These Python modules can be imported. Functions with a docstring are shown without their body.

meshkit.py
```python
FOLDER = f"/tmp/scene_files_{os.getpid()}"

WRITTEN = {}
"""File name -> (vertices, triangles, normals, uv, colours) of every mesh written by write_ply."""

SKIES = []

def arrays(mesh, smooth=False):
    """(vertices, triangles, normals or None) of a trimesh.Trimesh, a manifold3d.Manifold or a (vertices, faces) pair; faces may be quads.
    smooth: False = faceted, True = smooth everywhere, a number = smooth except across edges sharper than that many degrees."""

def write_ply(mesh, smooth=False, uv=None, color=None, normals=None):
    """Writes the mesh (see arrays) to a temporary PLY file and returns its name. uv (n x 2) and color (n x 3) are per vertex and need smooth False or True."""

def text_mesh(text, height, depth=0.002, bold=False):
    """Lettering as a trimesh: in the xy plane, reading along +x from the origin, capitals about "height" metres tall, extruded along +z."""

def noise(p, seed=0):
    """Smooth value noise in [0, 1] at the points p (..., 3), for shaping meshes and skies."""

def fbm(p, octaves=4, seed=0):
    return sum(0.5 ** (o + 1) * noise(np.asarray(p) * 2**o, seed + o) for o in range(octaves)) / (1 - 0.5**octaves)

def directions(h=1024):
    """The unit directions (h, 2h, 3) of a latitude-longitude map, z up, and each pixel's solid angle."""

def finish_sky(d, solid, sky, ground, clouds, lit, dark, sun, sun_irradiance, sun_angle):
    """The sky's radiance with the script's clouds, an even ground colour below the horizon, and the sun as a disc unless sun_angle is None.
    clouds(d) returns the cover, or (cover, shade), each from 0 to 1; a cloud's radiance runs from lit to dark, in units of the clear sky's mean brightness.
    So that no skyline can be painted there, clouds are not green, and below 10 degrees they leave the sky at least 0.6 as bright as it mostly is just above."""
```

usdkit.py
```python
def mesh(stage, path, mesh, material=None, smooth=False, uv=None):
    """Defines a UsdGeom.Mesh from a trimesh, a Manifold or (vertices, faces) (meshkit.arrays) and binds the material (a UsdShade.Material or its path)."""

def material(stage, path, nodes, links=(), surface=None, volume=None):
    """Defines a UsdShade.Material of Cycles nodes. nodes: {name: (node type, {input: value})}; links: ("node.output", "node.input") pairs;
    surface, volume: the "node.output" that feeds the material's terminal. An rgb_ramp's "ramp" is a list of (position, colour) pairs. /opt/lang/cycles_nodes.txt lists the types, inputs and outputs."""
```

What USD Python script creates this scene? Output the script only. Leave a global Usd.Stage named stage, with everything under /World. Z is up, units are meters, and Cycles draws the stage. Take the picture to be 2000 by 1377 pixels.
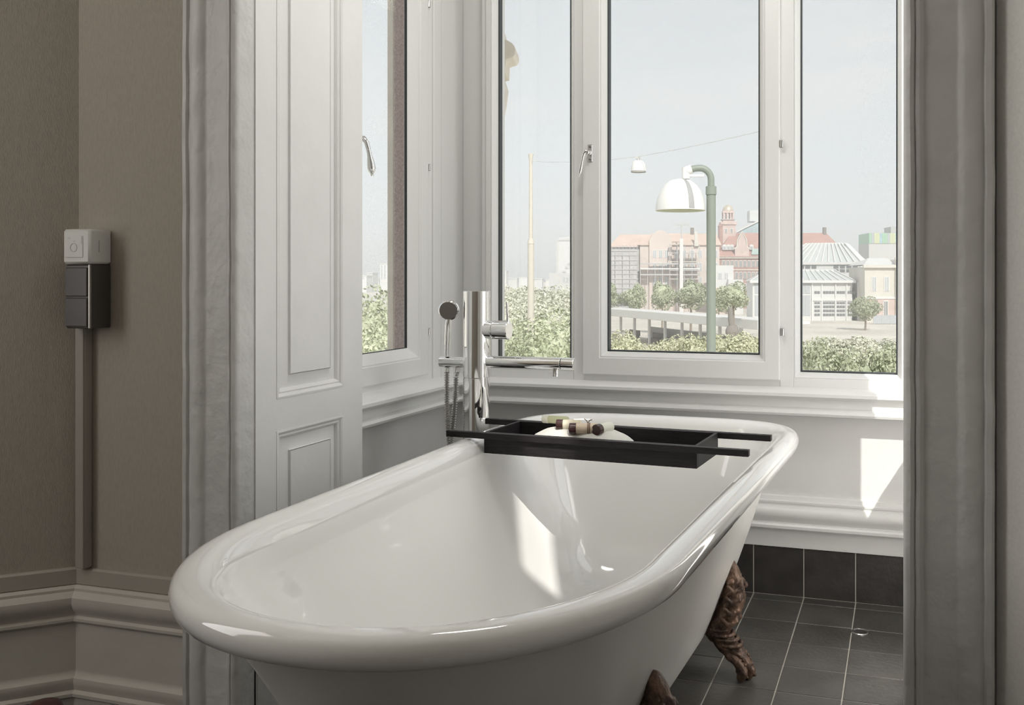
import math, random
import numpy as np, trimesh, manifold3d as m3, usdkit, meshkit
from pxr import Usd, UsdGeom, UsdLux, UsdShade, Gf, Sdf

stage = Usd.Stage.CreateInMemory()
UsdGeom.SetStageUpAxis(stage, UsdGeom.Tokens.z)
UsdGeom.SetStageMetersPerUnit(stage, 1.0)
UsdGeom.Xform.Define(stage, '/World')
random.seed(7); rng = np.random.default_rng(7)

# ------------------------------------------------------------ camera, sky, sun, exposure
YAW = 16.960258
CA, SA = math.cos(math.radians(YAW)), math.sin(math.radians(YAW))
EYE = 0.97
cam = UsdGeom.Camera.Define(stage, '/World/camera')
cam.CreateFocalLengthAttr(32.58); cam.CreateHorizontalApertureAttr(36.0); cam.CreateVerticalApertureAttr(24.786)
cam.CreateHorizontalApertureOffsetAttr(-3.762); cam.CreateVerticalApertureOffsetAttr(-2.637)
cam.AddTranslateOp().Set(Gf.Vec3d(0, 0, EYE)); cam.AddRotateZOp().Set(YAW); cam.AddRotateXOp().Set(90.0)
cam.CreateExposureAttr(0.0)

SUN_DIR = np.array([-1.0, 1.7, -1.65]); SUN_DIR /= np.linalg.norm(SUN_DIR)
sun = UsdLux.DistantLight.Define(stage, '/World/sun')
sun.CreateNormalizeAttr(True); sun.CreateIntensityAttr(1.0); sun.CreateAngleAttr(0.53); sun.CreateColorAttr(Gf.Vec3f(1.0, .955, .89))
zax = -SUN_DIR; xax = np.cross([0, 0, 1], zax); xax /= np.linalg.norm(xax); yax = np.cross(zax, xax)
M = np.eye(4); M[0, :3], M[1, :3], M[2, :3] = xax, yax, zax
sun.AddTransformOp().Set(Gf.Matrix4d(*M.ravel().tolist()))

SUN_EL = math.asin(-SUN_DIR[2]); SUN_AZ = math.atan2(-SUN_DIR[0], -SUN_DIR[1])
sky_mat = usdkit.material(stage, '/World/Looks/sky', {
    "tc": ("texture_coordinate", {}),
    "sky": ("sky_texture", {"sky_type": "multiple_scattering", "sun_disc": False, "sun_elevation": SUN_EL, "sun_rotation": SUN_AZ, "altitude": 20.0, "air_density": 1.0, "aerosol_density": 2.6, "ozone_density": 1.0}),
    "sat": ("hsv", {"saturation": .30, "value": .076}),
    "map": ("mapping", {"scale": (2.2, 2.2, 7.0), "rotation": (0.0, 0.25, 0.3)}),
    "n": ("noise_texture", {"scale": 1.6, "detail": 5.0, "roughness": .55}),
    "cl": ("map_range", {"from_min": .50, "from_max": .68, "to_min": 0.0, "to_max": .60, "clamp": True}),
    "hz": ("mix", {"fac": .52, "color2": (.94, .935, .915)}),
    "mx": ("mix", {"color2": (.97, .955, .94)}),
    "b": ("background_shader", {"strength": 1.0})},
    [("sky.color", "sat.color"), ("tc.generated", "map.vector"), ("map.vector", "n.vector"),
     ("n.fac", "cl.value"), ("cl.result", "mx.fac"), ("sat.color", "hz.color1"), ("hz.color", "mx.color1"), ("mx.color", "b.color")], surface="b.background")
dome = UsdLux.DomeLight.Define(stage, '/World/sky_light')
UsdShade.MaterialBindingAPI.Apply(dome.GetPrim()).Bind(sky_mat)
dome.CreateIntensityAttr(1.0)


def rect_light(name, loc, look, w, h, power, color=(1, 1, 1)):
    l = UsdLux.RectLight.Define(stage, '/World/' + name)
    l.CreateWidthAttr(w); l.CreateHeightAttr(h); l.CreateIntensityAttr(power); l.CreateColorAttr(Gf.Vec3f(*color))
    z = -np.array(look, float) / np.linalg.norm(look); up = np.array([0, 0, 1.0]) if abs(z[2]) < .95 else np.array([0, 1.0, 0])
    x = np.cross(up, z); x /= np.linalg.norm(x); y = np.cross(z, x)
    m = np.eye(4); m[0, :3], m[1, :3], m[2, :3], m[3, :3] = x, y, z, loc
    l.AddTransformOp().Set(Gf.Matrix4d(*m.ravel().tolist()))
    return l


# out of view at the room's left, placed to light right wall and casings
rect_light('room_window_daylight', (-2.77, .05, 1.85), (1, 0, -.02), 1.0, 2.2, 2.6, (1.0, .97, .93))

# unseen at the bay's right window, placed to brighten bath and left panel
rect_light('right_window_daylight', (.235, 2.49, 1.70), (-1, 0, -.03), .42, 2.0, 1.5, (1.0, .985, .96))

# ------------------------------------------------------------ materials
MATS = {}


def mat(name, col, rough=.5, metal=0.0, var=0.0, scale=20.0, bump=0.0, bscale=60.0, stretch=(1, 1, 1), rand=0.0, spec=.5, coat=0.0, col2=None, detail=4.0):
    nodes = {"p": ("principled_bsdf", {"base_color": col, "roughness": rough, "metallic": metal, "specular_ior_level": spec, "coat_weight": coat}),
             "tc": ("texture_coordinate", {}), "mp": ("mapping", {"scale": stretch})}
    links = [("tc.object", "mp.vector")]
    src = None
    if var or col2 is not None:
        c2 = col2 if col2 is not None else tuple(min(1, c * (1 + var)) for c in col)
        c1 = col if col2 is not None else tuple(c * (1 - var) for c in col)
        nodes["n"] = ("noise_texture", {"scale": scale, "detail": detail})
        nodes["r"] = ("rgb_ramp", {"ramp": [(0, c1), (.35, c1), (.65, c2), (1, c2)]})
        links += [("mp.vector", "n.vector"), ("n.fac", "r.fac")]
        src = "r.color"
    if rand:
        nodes["oi"] = ("object_info", {}); nodes["mr"] = ("map_range", {"to_min": 1 - rand, "to_max": 1 + rand})
        nodes["mm"] = ("mix", {"mix_type": "multiply", "fac": 1.0, "color1": col})
        links += [("oi.random", "mr.value"), ("mr.result", "mm.color2")]
        if src: links.append((src, "mm.color1"))
        src = "mm.color"
    if src: links.append((src, "p.base_color"))
    if bump:
        nodes["bn"] = ("noise_texture", {"scale": bscale, "detail": 3.0}); nodes["b"] = ("bump", {"strength": 1.0, "distance": bump})
        links += [("mp.vector", "bn.vector"), ("bn.fac", "b.height"), ("b.normal", "p.normal")]
    MATS[name] = usdkit.material(stage, '/World/Looks/' + name, nodes, links, surface="p.BSDF")
    return MATS[name]


mat('white_paint', (.80, .797, .785), .36, var=.02, scale=6, bump=.0012, bscale=22)
mat('window_paint', (.80, .797, .785), .30, bump=.0004, bscale=30, stretch=(3, 3, .6))
mat('worn_shaded_paint', (.62, .615, .60), .42, var=.04, scale=14, bump=.004, bscale=26)  # old white paint; base colour darkened to carry the shade on the casings
mat('wallpaper', (.415, .375, .32), .85, var=.05, scale=180, bump=.0008, bscale=420, stretch=(1, 1, .35))
mat('wallpaper_light', (.84, .83, .80), .8, var=.03, scale=160)
mat('taupe_rail', (.42, .38, .33), .6)
mat('warm_white', (.57, .54, .485), .5, var=.03, scale=8, bump=.0015, bscale=25)
mat('enamel', (.93, .925, .905), .05, spec=.6, coat=.5)
mat('enamel_outside', (.86, .85, .81), .24, spec=.35, var=.02, scale=5)
mat('chrome', (.88, .88, .87), .045, metal=1.0)
mat('dark_chrome', (.30, .28, .26), .18, metal=1.0, bump=.0006, bscale=900)
mat('brushed_steel', (.62, .61, .6), .28, metal=1.0)
mat('black_wood', (.018, .0155, .0165), .5, spec=.3, var=.25, scale=30, stretch=(1, 14, 14), bump=.0004, bscale=60)
mat('tile', (.082, .077, .071), .28, rand=.16, col2=(.11, .104, .096), scale=9, bump=.0012, bscale=70)
mat('plinth_tile', (.050, .046, .044), .30, rand=.12, col2=(.07, .065, .062), scale=12, bump=.0012, bscale=70)
mat('grout', (.50, .48, .43), .85)
mat('bronze', (.26, .16, .11), .40, metal=.3, col2=(.07, .045, .035), scale=34, bump=.003, bscale=110)
mat('towel', (.70, .69, .65), .95, bump=.0010, bscale=380)
mat('label_paper', (.72, .60, .46), .6, var=.08, scale=40)
mat('label_cream', (.76, .70, .55), .55, var=.06, scale=60)
mat('dark_cap', (.05, .022, .02), .3)
mat('green_tube', (.55, .57, .36), .4)
mat('pale_tube', (.74, .74, .64), .4)
mat('twine', (.16, .09, .06), .8)
mat('white_plastic', (.74, .735, .71), .35)
mat('grey_print', (.45, .45, .45), .5)
mat('dark_plastic', (.075, .066, .062), .3)
mat('edge_metal', (.42, .40, .37), .3, metal=.8)
mat('conduit_paint', (.36, .33, .29), .5)
mat('room_carpet', (.035, .033, .042), .95, var=.3, scale=90)
mat('oxblood_leather', (.10, .045, .04), .45, bump=.002, bscale=120)
mat('gasket', (.035, .042, .045), .5)
mat('spacer', (.05, .055, .055), .45)
mat('granite', (.40, .32, .315), .7, col2=(.56, .47, .455), scale=150, bump=.002, bscale=200, detail=8)
mat('limestone', (.74, .70, .63), .85, var=.06, scale=10)
mat('ceiling_paint', (.84, .835, .81), .8)
# outdoors
mat('post_green', (.235, .265, .23), .5)
mat('shade_white', (.70, .70, .685), .4)
mat('shade_band', (.34, .34, .34), .5)
mat('shade_under', (.62, .64, .52), .6)
mat('pale_post', (.58, .545, .48), .6)
mat('wire', (.55, .55, .54), .6)
mat('leaf_pale', (.46, .48, .31), .6, rand=.12, col2=(.64, .63, .47), scale=1.2)
mat('leaf_mid', (.36, .40, .27), .6, rand=.12, col2=(.54, .56, .41), scale=1.2)
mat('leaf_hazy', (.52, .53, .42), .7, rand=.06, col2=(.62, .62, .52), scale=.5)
mat('bark', (.30, .25, .2), .9)
mat('gravel', (.62, .585, .52), .95, var=.10, scale=.12)
mat('path', (.58, .55, .495), .95, var=.05, scale=.3)
mat('quay_stone', (.60, .57, .51), .9, var=.1, scale=1.5)
mat('water', (.30, .33, .32), .1)
mat('brick_red', (.44, .285, .25), .9, var=.08, scale=.6)
mat('brick_pink', (.62, .50, .46), .9, var=.06, scale=.6)
mat('roof_red', (.47, .29, .25), .9, var=.07, scale=.5, stretch=(1, 1, 4))
mat('roof_salmon', (.62, .49, .42), .9, var=.05, scale=.5)
mat('plaster_pink', (.66, .575, .53), .9, var=.04, scale=.3)
mat('stone_cream', (.64, .615, .555), .9, var=.03, scale=.3)
mat('white_trim', (.70, .695, .68), .7)
mat('dark_glass', (.20, .205, .21), .25)
mat('grey_glass', (.46, .48, .50), .2)
mat('roof_glass', (.55, .575, .575), .25)
mat('green_roof', (.40, .50, .46), .5)
mat('teal_roof', (.42, .53, .56), .45, var=.05, scale=.5)
mat('steel_grey', (.48, .475, .47), .7)
mat('scaffold_net', (.50, .49, .48), .9, var=.08, scale=.8)
mat('gold', (.62, .55, .45), .4, metal=.3)
mat('strip_green', (.35, .55, .40), .4)
mat('strip_teal', (.38, .52, .58), .4)
mat('strip_olive', (.58, .62, .40), .4)
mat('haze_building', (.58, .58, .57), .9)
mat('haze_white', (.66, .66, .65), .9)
mat('car_paint', (.66, .38, .33), .3)
mat('car_glass', (.35, .37, .38), .15)
mat('tyre', (.08, .08, .08), .8)
mat('brown_thing', (.24, .22, .2), .8)

MATS['glass'] = usdkit.material(stage, '/World/Looks/window_glass', {
    "fr": ("fresnel", {"IOR": 1.5}), "geo": ("geometry", {}), "inv": ("math", {"math_type": "subtract", "value1": 1.0}), "fm": ("math", {"math_type": "multiply"}), "t": ("transparent_bsdf", {"color": (.965, .975, .97)}), "g": ("glossy_bsdf", {"color": (.9, .9, .9), "roughness": 0.0}), "m": ("mix_closure", {})},
    [("geo.backfacing", "inv.value2"), ("fr.fac", "fm.value1"), ("inv.value", "fm.value2"), ("fm.value", "m.fac"), ("t.BSDF", "m.closure1"), ("g.BSDF", "m.closure2")], surface="m.closure")

# ------------------------------------------------------------ prim helpers
USED = {}


def fresh(parent, name):
    k = (parent, name); n = USED.get(k, 0); USED[k] = n + 1
    return f'{parent}/{name}' + (f'_{n:03d}' if n else '')


def path_of(parent):
    return '/World' if parent is None else str(parent.GetPath())


def tag(p, label=None, cat=None, group=None, kind=None):
    for k, v in (('label', label), ('category', cat), ('group', group), ('kind', kind)):
        if v: p.SetCustomDataByKey(k, v)
    return p


def obj(name, mesh, material, parent=None, smooth=32, label=None, cat=None, group=None, kind=None):
    if isinstance(mesh, (list, tuple)): mesh = cat_(mesh)
    p = usdkit.mesh(stage, fresh(path_of(parent), name), mesh, MATS[material], smooth=smooth).GetPrim()
    return tag(p, label, cat, group, kind)


def thing(name, label=None, cat=None, loc=(0, 0, 0), rotz=0.0, group=None, kind=None, parent=None):
    x = UsdGeom.Xform.Define(stage, fresh(path_of(parent), name))
    x.AddTranslateOp().Set(Gf.Vec3d(*map(float, loc))); x.AddRotateZOp().Set(float(rotz))
    return tag(x.GetPrim(), label, cat, group, kind)


def copy_of(src, name, label, loc, rotz=0.0, cat=None, group=None, scale=None):
    x = UsdGeom.Xform.Define(stage, fresh('/World', name))
    x.GetPrim().GetReferences().AddInternalReference(src.GetPath())
    x.ClearXformOpOrder()
    x.AddTranslateOp().Set(Gf.Vec3d(*map(float, loc))); x.AddRotateZOp().Set(float(rotz))
    if scale is not None: x.AddScaleOp().Set(Gf.Vec3f(*scale))
    x.GetPrim().SetInstanceable(True)
    return tag(x.GetPrim(), label, cat, group)


# ------------------------------------------------------------ mesh helpers
def cat_(ms): return trimesh.util.concatenate([m for m in ms if m is not None])


def T(v, f): return trimesh.Trimesh(np.asarray(v, float), np.asarray(f, int), process=False)


def box(x0, x1, y0, y1, z0, z1, b=0.0):
    x0, x1 = sorted((x0, x1)); y0, y1 = sorted((y0, y1)); z0, z1 = sorted((z0, z1))
    if b <= 0:
        m = trimesh.creation.box([x1 - x0, y1 - y0, z1 - z0]); m.apply_translation([(x0 + x1) / 2, (y0 + y1) / 2, (z0 + z1) / 2]); return m
    b = min(b, (x1 - x0) * .45, (y1 - y0) * .45, (z1 - z0) * .45)
    pts = []
    for sx in (0, 1):
        for sy in (0, 1):
            for sz in (0, 1):
                c = [(x0, x1)[sx], (y0, y1)[sy], (z0, z1)[sz]]; d = [b if not s else -b for s in (sx, sy, sz)]
                for k in range(3):
                    q = [c[i] + d[i] for i in range(3)]; q[k] = c[k]; pts.append(q)
    return trimesh.convex.convex_hull(np.array(pts))


def rotz(m, deg, at=(0, 0, 0)):
    m = m.copy(); m.apply_transform(trimesh.transformations.rotation_matrix(math.radians(deg), [0, 0, 1], at)); return m


def rotate(m, deg, axis, at=(0, 0, 0)):
    m = m.copy(); m.apply_transform(trimesh.transformations.rotation_matrix(math.radians(deg), axis, at)); return m


def moved(m, d):
    m = m.copy(); m.apply_translation(d); return m


def ccw(p):
    p = np.asarray(p, float); a = np.sum(p[:, 0] * np.roll(p[:, 1], -1) - p[:, 1] * np.roll(p[:, 0], -1)); return p if a > 0 else p[::-1]


def extrude(poly, depth):
    from shapely.geometry import Polygon
    return trimesh.creation.extrude_polygon(Polygon(ccw(poly)), depth, engine='earcut')


def run(profile, a, b, out, miter0=0.0, miter1=0.0):
    """a moulding: profile points (outwards, height) swept from a to b (plan points); out = outward plan direction; miter: slide of the end per metre outwards."""
    a, b, out = np.array(a, float), np.array(b, float), np.array(out, float); along = (b - a) / np.linalg.norm(b - a); n = len(profile)
    P = np.array(profile, float)
    v = []
    for end, mi in ((a, miter0), (b, miter1)):
        for o, z in P:
            q = end + out * o + along * mi * o; v.append((q[0], q[1], z))
    f = []
    for i in range(n):
        j = (i + 1) % n; f += [(i, j, n + j), (i, n + j, n + i)]
    from shapely.geometry import Polygon
    vv, ff = trimesh.creation.triangulate_polygon(Polygon(P), engine='earcut')
    idx = [int(np.argmin(np.hypot(P[:, 0] - x, P[:, 1] - y))) for x, y in vv]
    f += [(idx[t[0]], idx[t[1]], idx[t[2]]) for t in ff] + [(n + idx[t[2]], n + idx[t[1]], n + idx[t[0]]) for t in ff]
    m = T(v, f); m.fix_normals(); return m


def tube(path, r, n=14, caps=True):
    path = np.asarray(path, float); k = len(path); r = np.broadcast_to(np.asarray(r, float), (k,))
    t = np.gradient(path, axis=0); t /= np.linalg.norm(t, axis=1, keepdims=True)
    ref = np.array([0, 0, 1.0]) if abs(t[0, 2]) < .9 else np.array([1.0, 0, 0])
    u = np.cross(t[0], ref); u /= np.linalg.norm(u); rings = []
    for i in range(k):
        u = u - t[i] * (u @ t[i]); u /= np.linalg.norm(u); w = np.cross(t[i], u)
        an = np.linspace(0, 2 * np.pi, n, endpoint=False)
        rings.append(path[i] + r[i] * (np.cos(an)[:, None] * u + np.sin(an)[:, None] * w))
    v = np.vstack(rings); f = []
    for i in range(k - 1):
        for j in range(n):
            a, b, c, d = i * n + j, i * n + (j + 1) % n, (i + 1) * n + (j + 1) % n, (i + 1) * n + j
            f += [(a, b, c), (a, c, d)]
    if caps:
        v = np.vstack([v, path[0], path[-1]]); c0, c1 = k * n, k * n + 1
        f += [(c0, (j + 1) % n, j) for j in range(n)] + [(c1, (k - 1) * n + j, (k - 1) * n + (j + 1) % n) for j in range(n)]
    m = T(v, f); return m


def cyl(a, b, r, n=24, r2=None): return tube(np.array([a, b], float), [r, r if r2 is None else r2], n)


def bcyl(a, b, r, bev=.0015, n=36):
    a, b = np.array(a, float), np.array(b, float); d = (b - a) / np.linalg.norm(b - a)
    return tube([a, a + d * bev * .01, a + d * bev, b - d * bev, b - d * bev * .01, b], [r - bev, r - bev, r, r, r - bev, r - bev], n)


def lathe(profile, n=32, at=(0, 0, 0)):
    """profile: (r, z) pairs from bottom to top (closed at the axis where r = 0)."""
    v, f = [], []; an = np.linspace(0, 2 * np.pi, n, endpoint=False)
    for r, z in profile: v += [(r * math.cos(x), r * math.sin(x), z) for x in an]
    for i in range(len(profile) - 1):
        for j in range(n):
            a, b, c, d = i * n + j, i * n + (j + 1) % n, (i + 1) * n + (j + 1) % n, (i + 1) * n + j
            f += [(a, b, c), (a, c, d)]
    m = T(v, f); m.apply_translation(at); return m


def rings_mesh(rings, close0=True, close1=True):
    n = len(rings[0]); v = np.vstack(rings); f = []
    for i in range(len(rings) - 1):
        for j in range(n):
            a, b, c, d = i * n + j, i * n + (j + 1) % n, (i + 1) * n + (j + 1) % n, (i + 1) * n + j
            f += [(a, b, c), (a, c, d)]
    if close0: v = np.vstack([v, rings[0].mean(0)]); f += [(len(v) - 1, (j + 1) % n, j) for j in range(n)]
    if close1: v = np.vstack([v, rings[-1].mean(0)]); o = (len(rings) - 1) * n; f += [(len(v) - 1, o + j, o + (j + 1) % n) for j in range(n)]
    m = T(v, f); m.fix_normals(); return m


def frame_ring(x0, x1, z0, z1, wl, wr, wb, wt, prof, conv):
    """a mitred frame: outer rectangle, side widths, prof = closed loop of (fraction of width, extra inset, depth); conv maps (x, depth, z) to the world."""
    n = len(prof); V = []
    for cx, cz, sx, sz, wx, wz in ((x0, z0, 1, 1, wl, wb), (x1, z0, -1, 1, wr, wb), (x1, z1, -1, -1, wr, wt), (x0, z1, 1, -1, wl, wt)):
        for fr, ex, d in prof: V.append(conv(cx + sx * (fr * wx + ex), d, cz + sz * (fr * wz + ex)))
    F = []
    for c in range(4):
        e = (c + 1) % 4
        for i in range(n):
            j = (i + 1) % n; F += [(c * n + i, c * n + j, e * n + j), (c * n + i, e * n + j, e * n + i)]
    m = T(V, F); m.fix_normals(); return m


def hullchain(pts, rads, refine=.004, smooth=8):
    """a smooth limb: hulls of neighbouring spheres, united, refined and smoothed."""
    parts = []
    for a, b, ra, rb in zip(pts[:-1], pts[1:], rads[:-1], rads[1:]):
        s = [m3.Manifold.sphere(r, 20).translate(list(map(float, p))) for p, r in ((a, ra), (b, rb))]
        parts.append(m3.Manifold.batch_hull(s))
    return m3.Manifold.batch_boolean(parts, m3.OpType.Add)


def to_tri(man):
    k = man.to_mesh(); return trimesh.Trimesh(np.array(k.vert_properties[:, :3], float), np.array(k.tri_verts, int))


def wxy(x, d, z): return (x, d, z)      # windows in the back wall: x along, depth = world y
def wyx(x, d, z): return (d, x, z)      # windows in the side walls: x along world y, depth = world x


# ------------------------------------------------------------ the setting: the bay
TOP = 3.35
floor = thing('floor', kind='structure', label='dark grey ceramic floor tiles of the bay around the bathtub', cat='floor')
obj('grout_bed', box(-1.72, .42, 1.66, 2.87, -.05, -.0015), 'grout', floor)
tx = [-.1312 - .1523 * k for k in range(11)][::-1] + [.0211, .1734, .3257]
tx = [-1.72] + [t for t in tx if t > -1.70] + [.42]
ty = [1.66, 1.732, 1.883, 2.035, 2.186, 2.336, 2.487, 2.638, 2.800, 2.852]
for i in range(len(tx) - 1):
    for j in range(len(ty) - 1):
        obj('tile', box(tx[i] + .0016, tx[i + 1] - .0016, ty[j] + .0016, ty[j + 1] - .0016, -.012, rng.uniform(-.0003, .0003), .0012), 'tile', floor, smooth=False)
obj('room_floor', box(-4.2, .75, -.7, 1.66, -.05, 0), 'room_carpet', None, kind='structure')
tag(stage.GetPrimAtPath('/World/room_floor'), 'dark carpeted floor of the main room in front of the skirting', 'floor')

YW, XL, XR = 2.857, -1.467, .165
SKIRT = [(0, .150), (.014, .150), (.014, .203), (.030, .206), (.034, .211), (.034, .219), (.030, .224), (.024, .2245), (.024, .228), (.029, .236), (.034, .247), (.035, .258), (.031, .268), (.022, .275), (.016, .277), (.016, .281), (.019, .285), (.019, .290), (.012, .293), (.009, .303), (0, .306)]
APRON = [(0, .552), (.060, .556), (.072, .560), (.075, .567), (.072, .575), (.064, .579), (.060, .583), (.060, .606), (.064, .610), (.080, .612), (.086, .618), (.086, .627), (.080, .633), (.05, .640), (0, .646)]
wall_back = thing('wall_back', kind='structure', label='white painted bay wall under the middle window', cat='wall')
obj('wall_panel', box(-1.6, .3, YW, YW + .2, -.05, .66), 'white_paint', wall_back)
obj('window_sill', run(APRON, (XL, YW), (XR + .01, YW), (0, -1), 1, -1), 'window_paint', wall_back, label='white moulded window sill and apron')
px = tx
obj('plinth_grout', box(-1.6, .3, 2.8495, YW, -.02, .1485), 'grout', wall_back)
for i in range(len(px) - 1):
    obj('tile', box(px[i] + .0016, px[i + 1] - .0016, 2.848, 2.856, .0015, .1475, .001), 'plinth_tile', wall_back, smooth=False)
obj('tile_trim', box(-1.6, .3, 2.846, YW, .1485, .153, .001), 'white_paint', wall_back)
bb = obj('baseboard_back', run(SKIRT, (XL, YW), (XR + .01, YW), (0, -1), 1, -1), 'white_paint', kind='structure', label='white moulded baseboard of the bay back wall above the dark plinth tiles', cat='baseboard')

wall_left = thing('wall_left', kind='structure', label='white painted bay wall under the left window', cat='wall')
obj('wall_panel', box(XL - .2, XL, 2.09, YW + .2, -.05, .66), 'white_paint', wall_left)
obj('window_sill', run(APRON, (XL, 2.09), (XL, YW), (1, 0), 0, -1), 'window_paint', wall_left, label='white moulded window sill and apron')
obj('plinth_grout', box(XL, XL + .008, 2.09, YW, -.02, .1485), 'grout', wall_left)
for j in range(3, len(ty) - 1):
    obj('tile', box(XL + .001, XL + .010, max(ty[j], 2.1) + .0016, ty[j + 1] - .0016, .0015, .1475, .001), 'plinth_tile', wall_left, smooth=False)
obj('baseboard_left', run(SKIRT, (XL, 2.09), (XL, YW), (1, 0), 0, -1), 'white_paint', kind='structure', label='white moulded baseboard of the bay left wall behind the bathtub', cat='baseboard')
wall_right = thing('wall_right', kind='structure', label='white painted right wall of the bay behind the right casing', cat='wall')
obj('wall_panel', box(XR, XR + .2, 2.09, YW + .2, -.05, .60), 'white_paint', wall_right)
obj('window_sill', run([(o * .45, z) for o, z in APRON], (XR, YW), (XR, 2.09), (-1, 0), 1, 0), 'window_paint', wall_right)

# the thick outer wall with the opening to the bay: left and right halves, moulded casings
YC, YR = 1.627, 1.667
XJL, XJR = -1.335, .003
wall_room_left = thing('wall_front_left', kind='structure', label='taupe papered wall left of the white casing', cat='wall')
obj('masonry', box(-1.80, XJL - .012, YR, 2.10, -.05, TOP), 'wallpaper', wall_room_left)
DADO = [(0, .270), (.006, .270), (.010, .274), (.010, .306), (.005, .310), (0, .310)]
ROOM_SKIRT = [(0, 0), (.022, 0), (.022, .020), (.027, .024), (.027, .031), (.020, .037), (.022, .046), (.024, .055), (.022, .064), (.016, .070), (.014, .076), (.013, .080), (.013, .185), (.019, .189), (.022, .193), (.022, .199), (.017, .204), (.019, .211), (.027, .222), (.031, .235), (.030, .248), (.023, .257), (.019, .260), (.019, .266), (.012, .2715), (0, .2715)]
mi = math.tan(math.radians(45 / 2))
cant = np.array([-math.cos(math.radians(42)), -math.sin(math.radians(42))]); cn = np.array([-cant[1], cant[0]]) * -1
corner = np.array([-1.80, YR]); far_l = corner + cant * 1.35
cn = np.array([math.sin(math.radians(42)), -math.cos(math.radians(42))])
mi = math.tan(math.radians(42 / 2))
obj('baseboard_front_left', run(ROOM_SKIRT, corner, (-1.478, YR), (0, -1), mi, 0), 'warm_white', kind='structure', label='tall cream moulded baseboard between the corner and the left casing', cat='baseboard')
obj('baseboard_left_diagonal', run(ROOM_SKIRT, far_l, corner, cn, 0, -mi), 'warm_white', kind='structure', label='tall cream moulded baseboard at the left picture edge on the slanting wall', cat='baseboard')
obj('trim_1', run(DADO, corner, (-1.478, YR), (0, -1), mi, 0), 'taupe_rail', kind='structure', label='narrow taupe border rail above the baseboard beside the left casing', cat='trim')
obj('trim_2', run(DADO, far_l, corner, cn, 0, -mi), 'taupe_rail', kind='structure', label='narrow taupe border rail above the baseboard on the slanting wall', cat='trim')
wd = obj('wall_left_diagonal', T([(*corner, -.05), (*far_l, -.05), (*far_l, TOP), (*corner, TOP), *[(*(q - cn * .15), z) for q, z in ((corner, -.05), (far_l, -.05), (far_l, TOP), (corner, TOP))]],
        [(0, 2, 1), (0, 3, 2), (4, 5, 6), (4, 6, 7), (0, 1, 5), (0, 5, 4), (3, 7, 6), (3, 6, 2), (1, 2, 6), (1, 6, 5), (0, 4, 7), (0, 7, 3)]), 'wallpaper', smooth=False, kind='structure', label='taupe papered slanting wall at the left picture edge', cat='wall')
wall_room_right = thing('wall_front_right', kind='structure', label='thick white wall behind the right casing', cat='wall')
obj('masonry', box(XJR + .010, .20, YR, 2.10, -.05, TOP), 'white_paint', wall_room_right)
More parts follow.
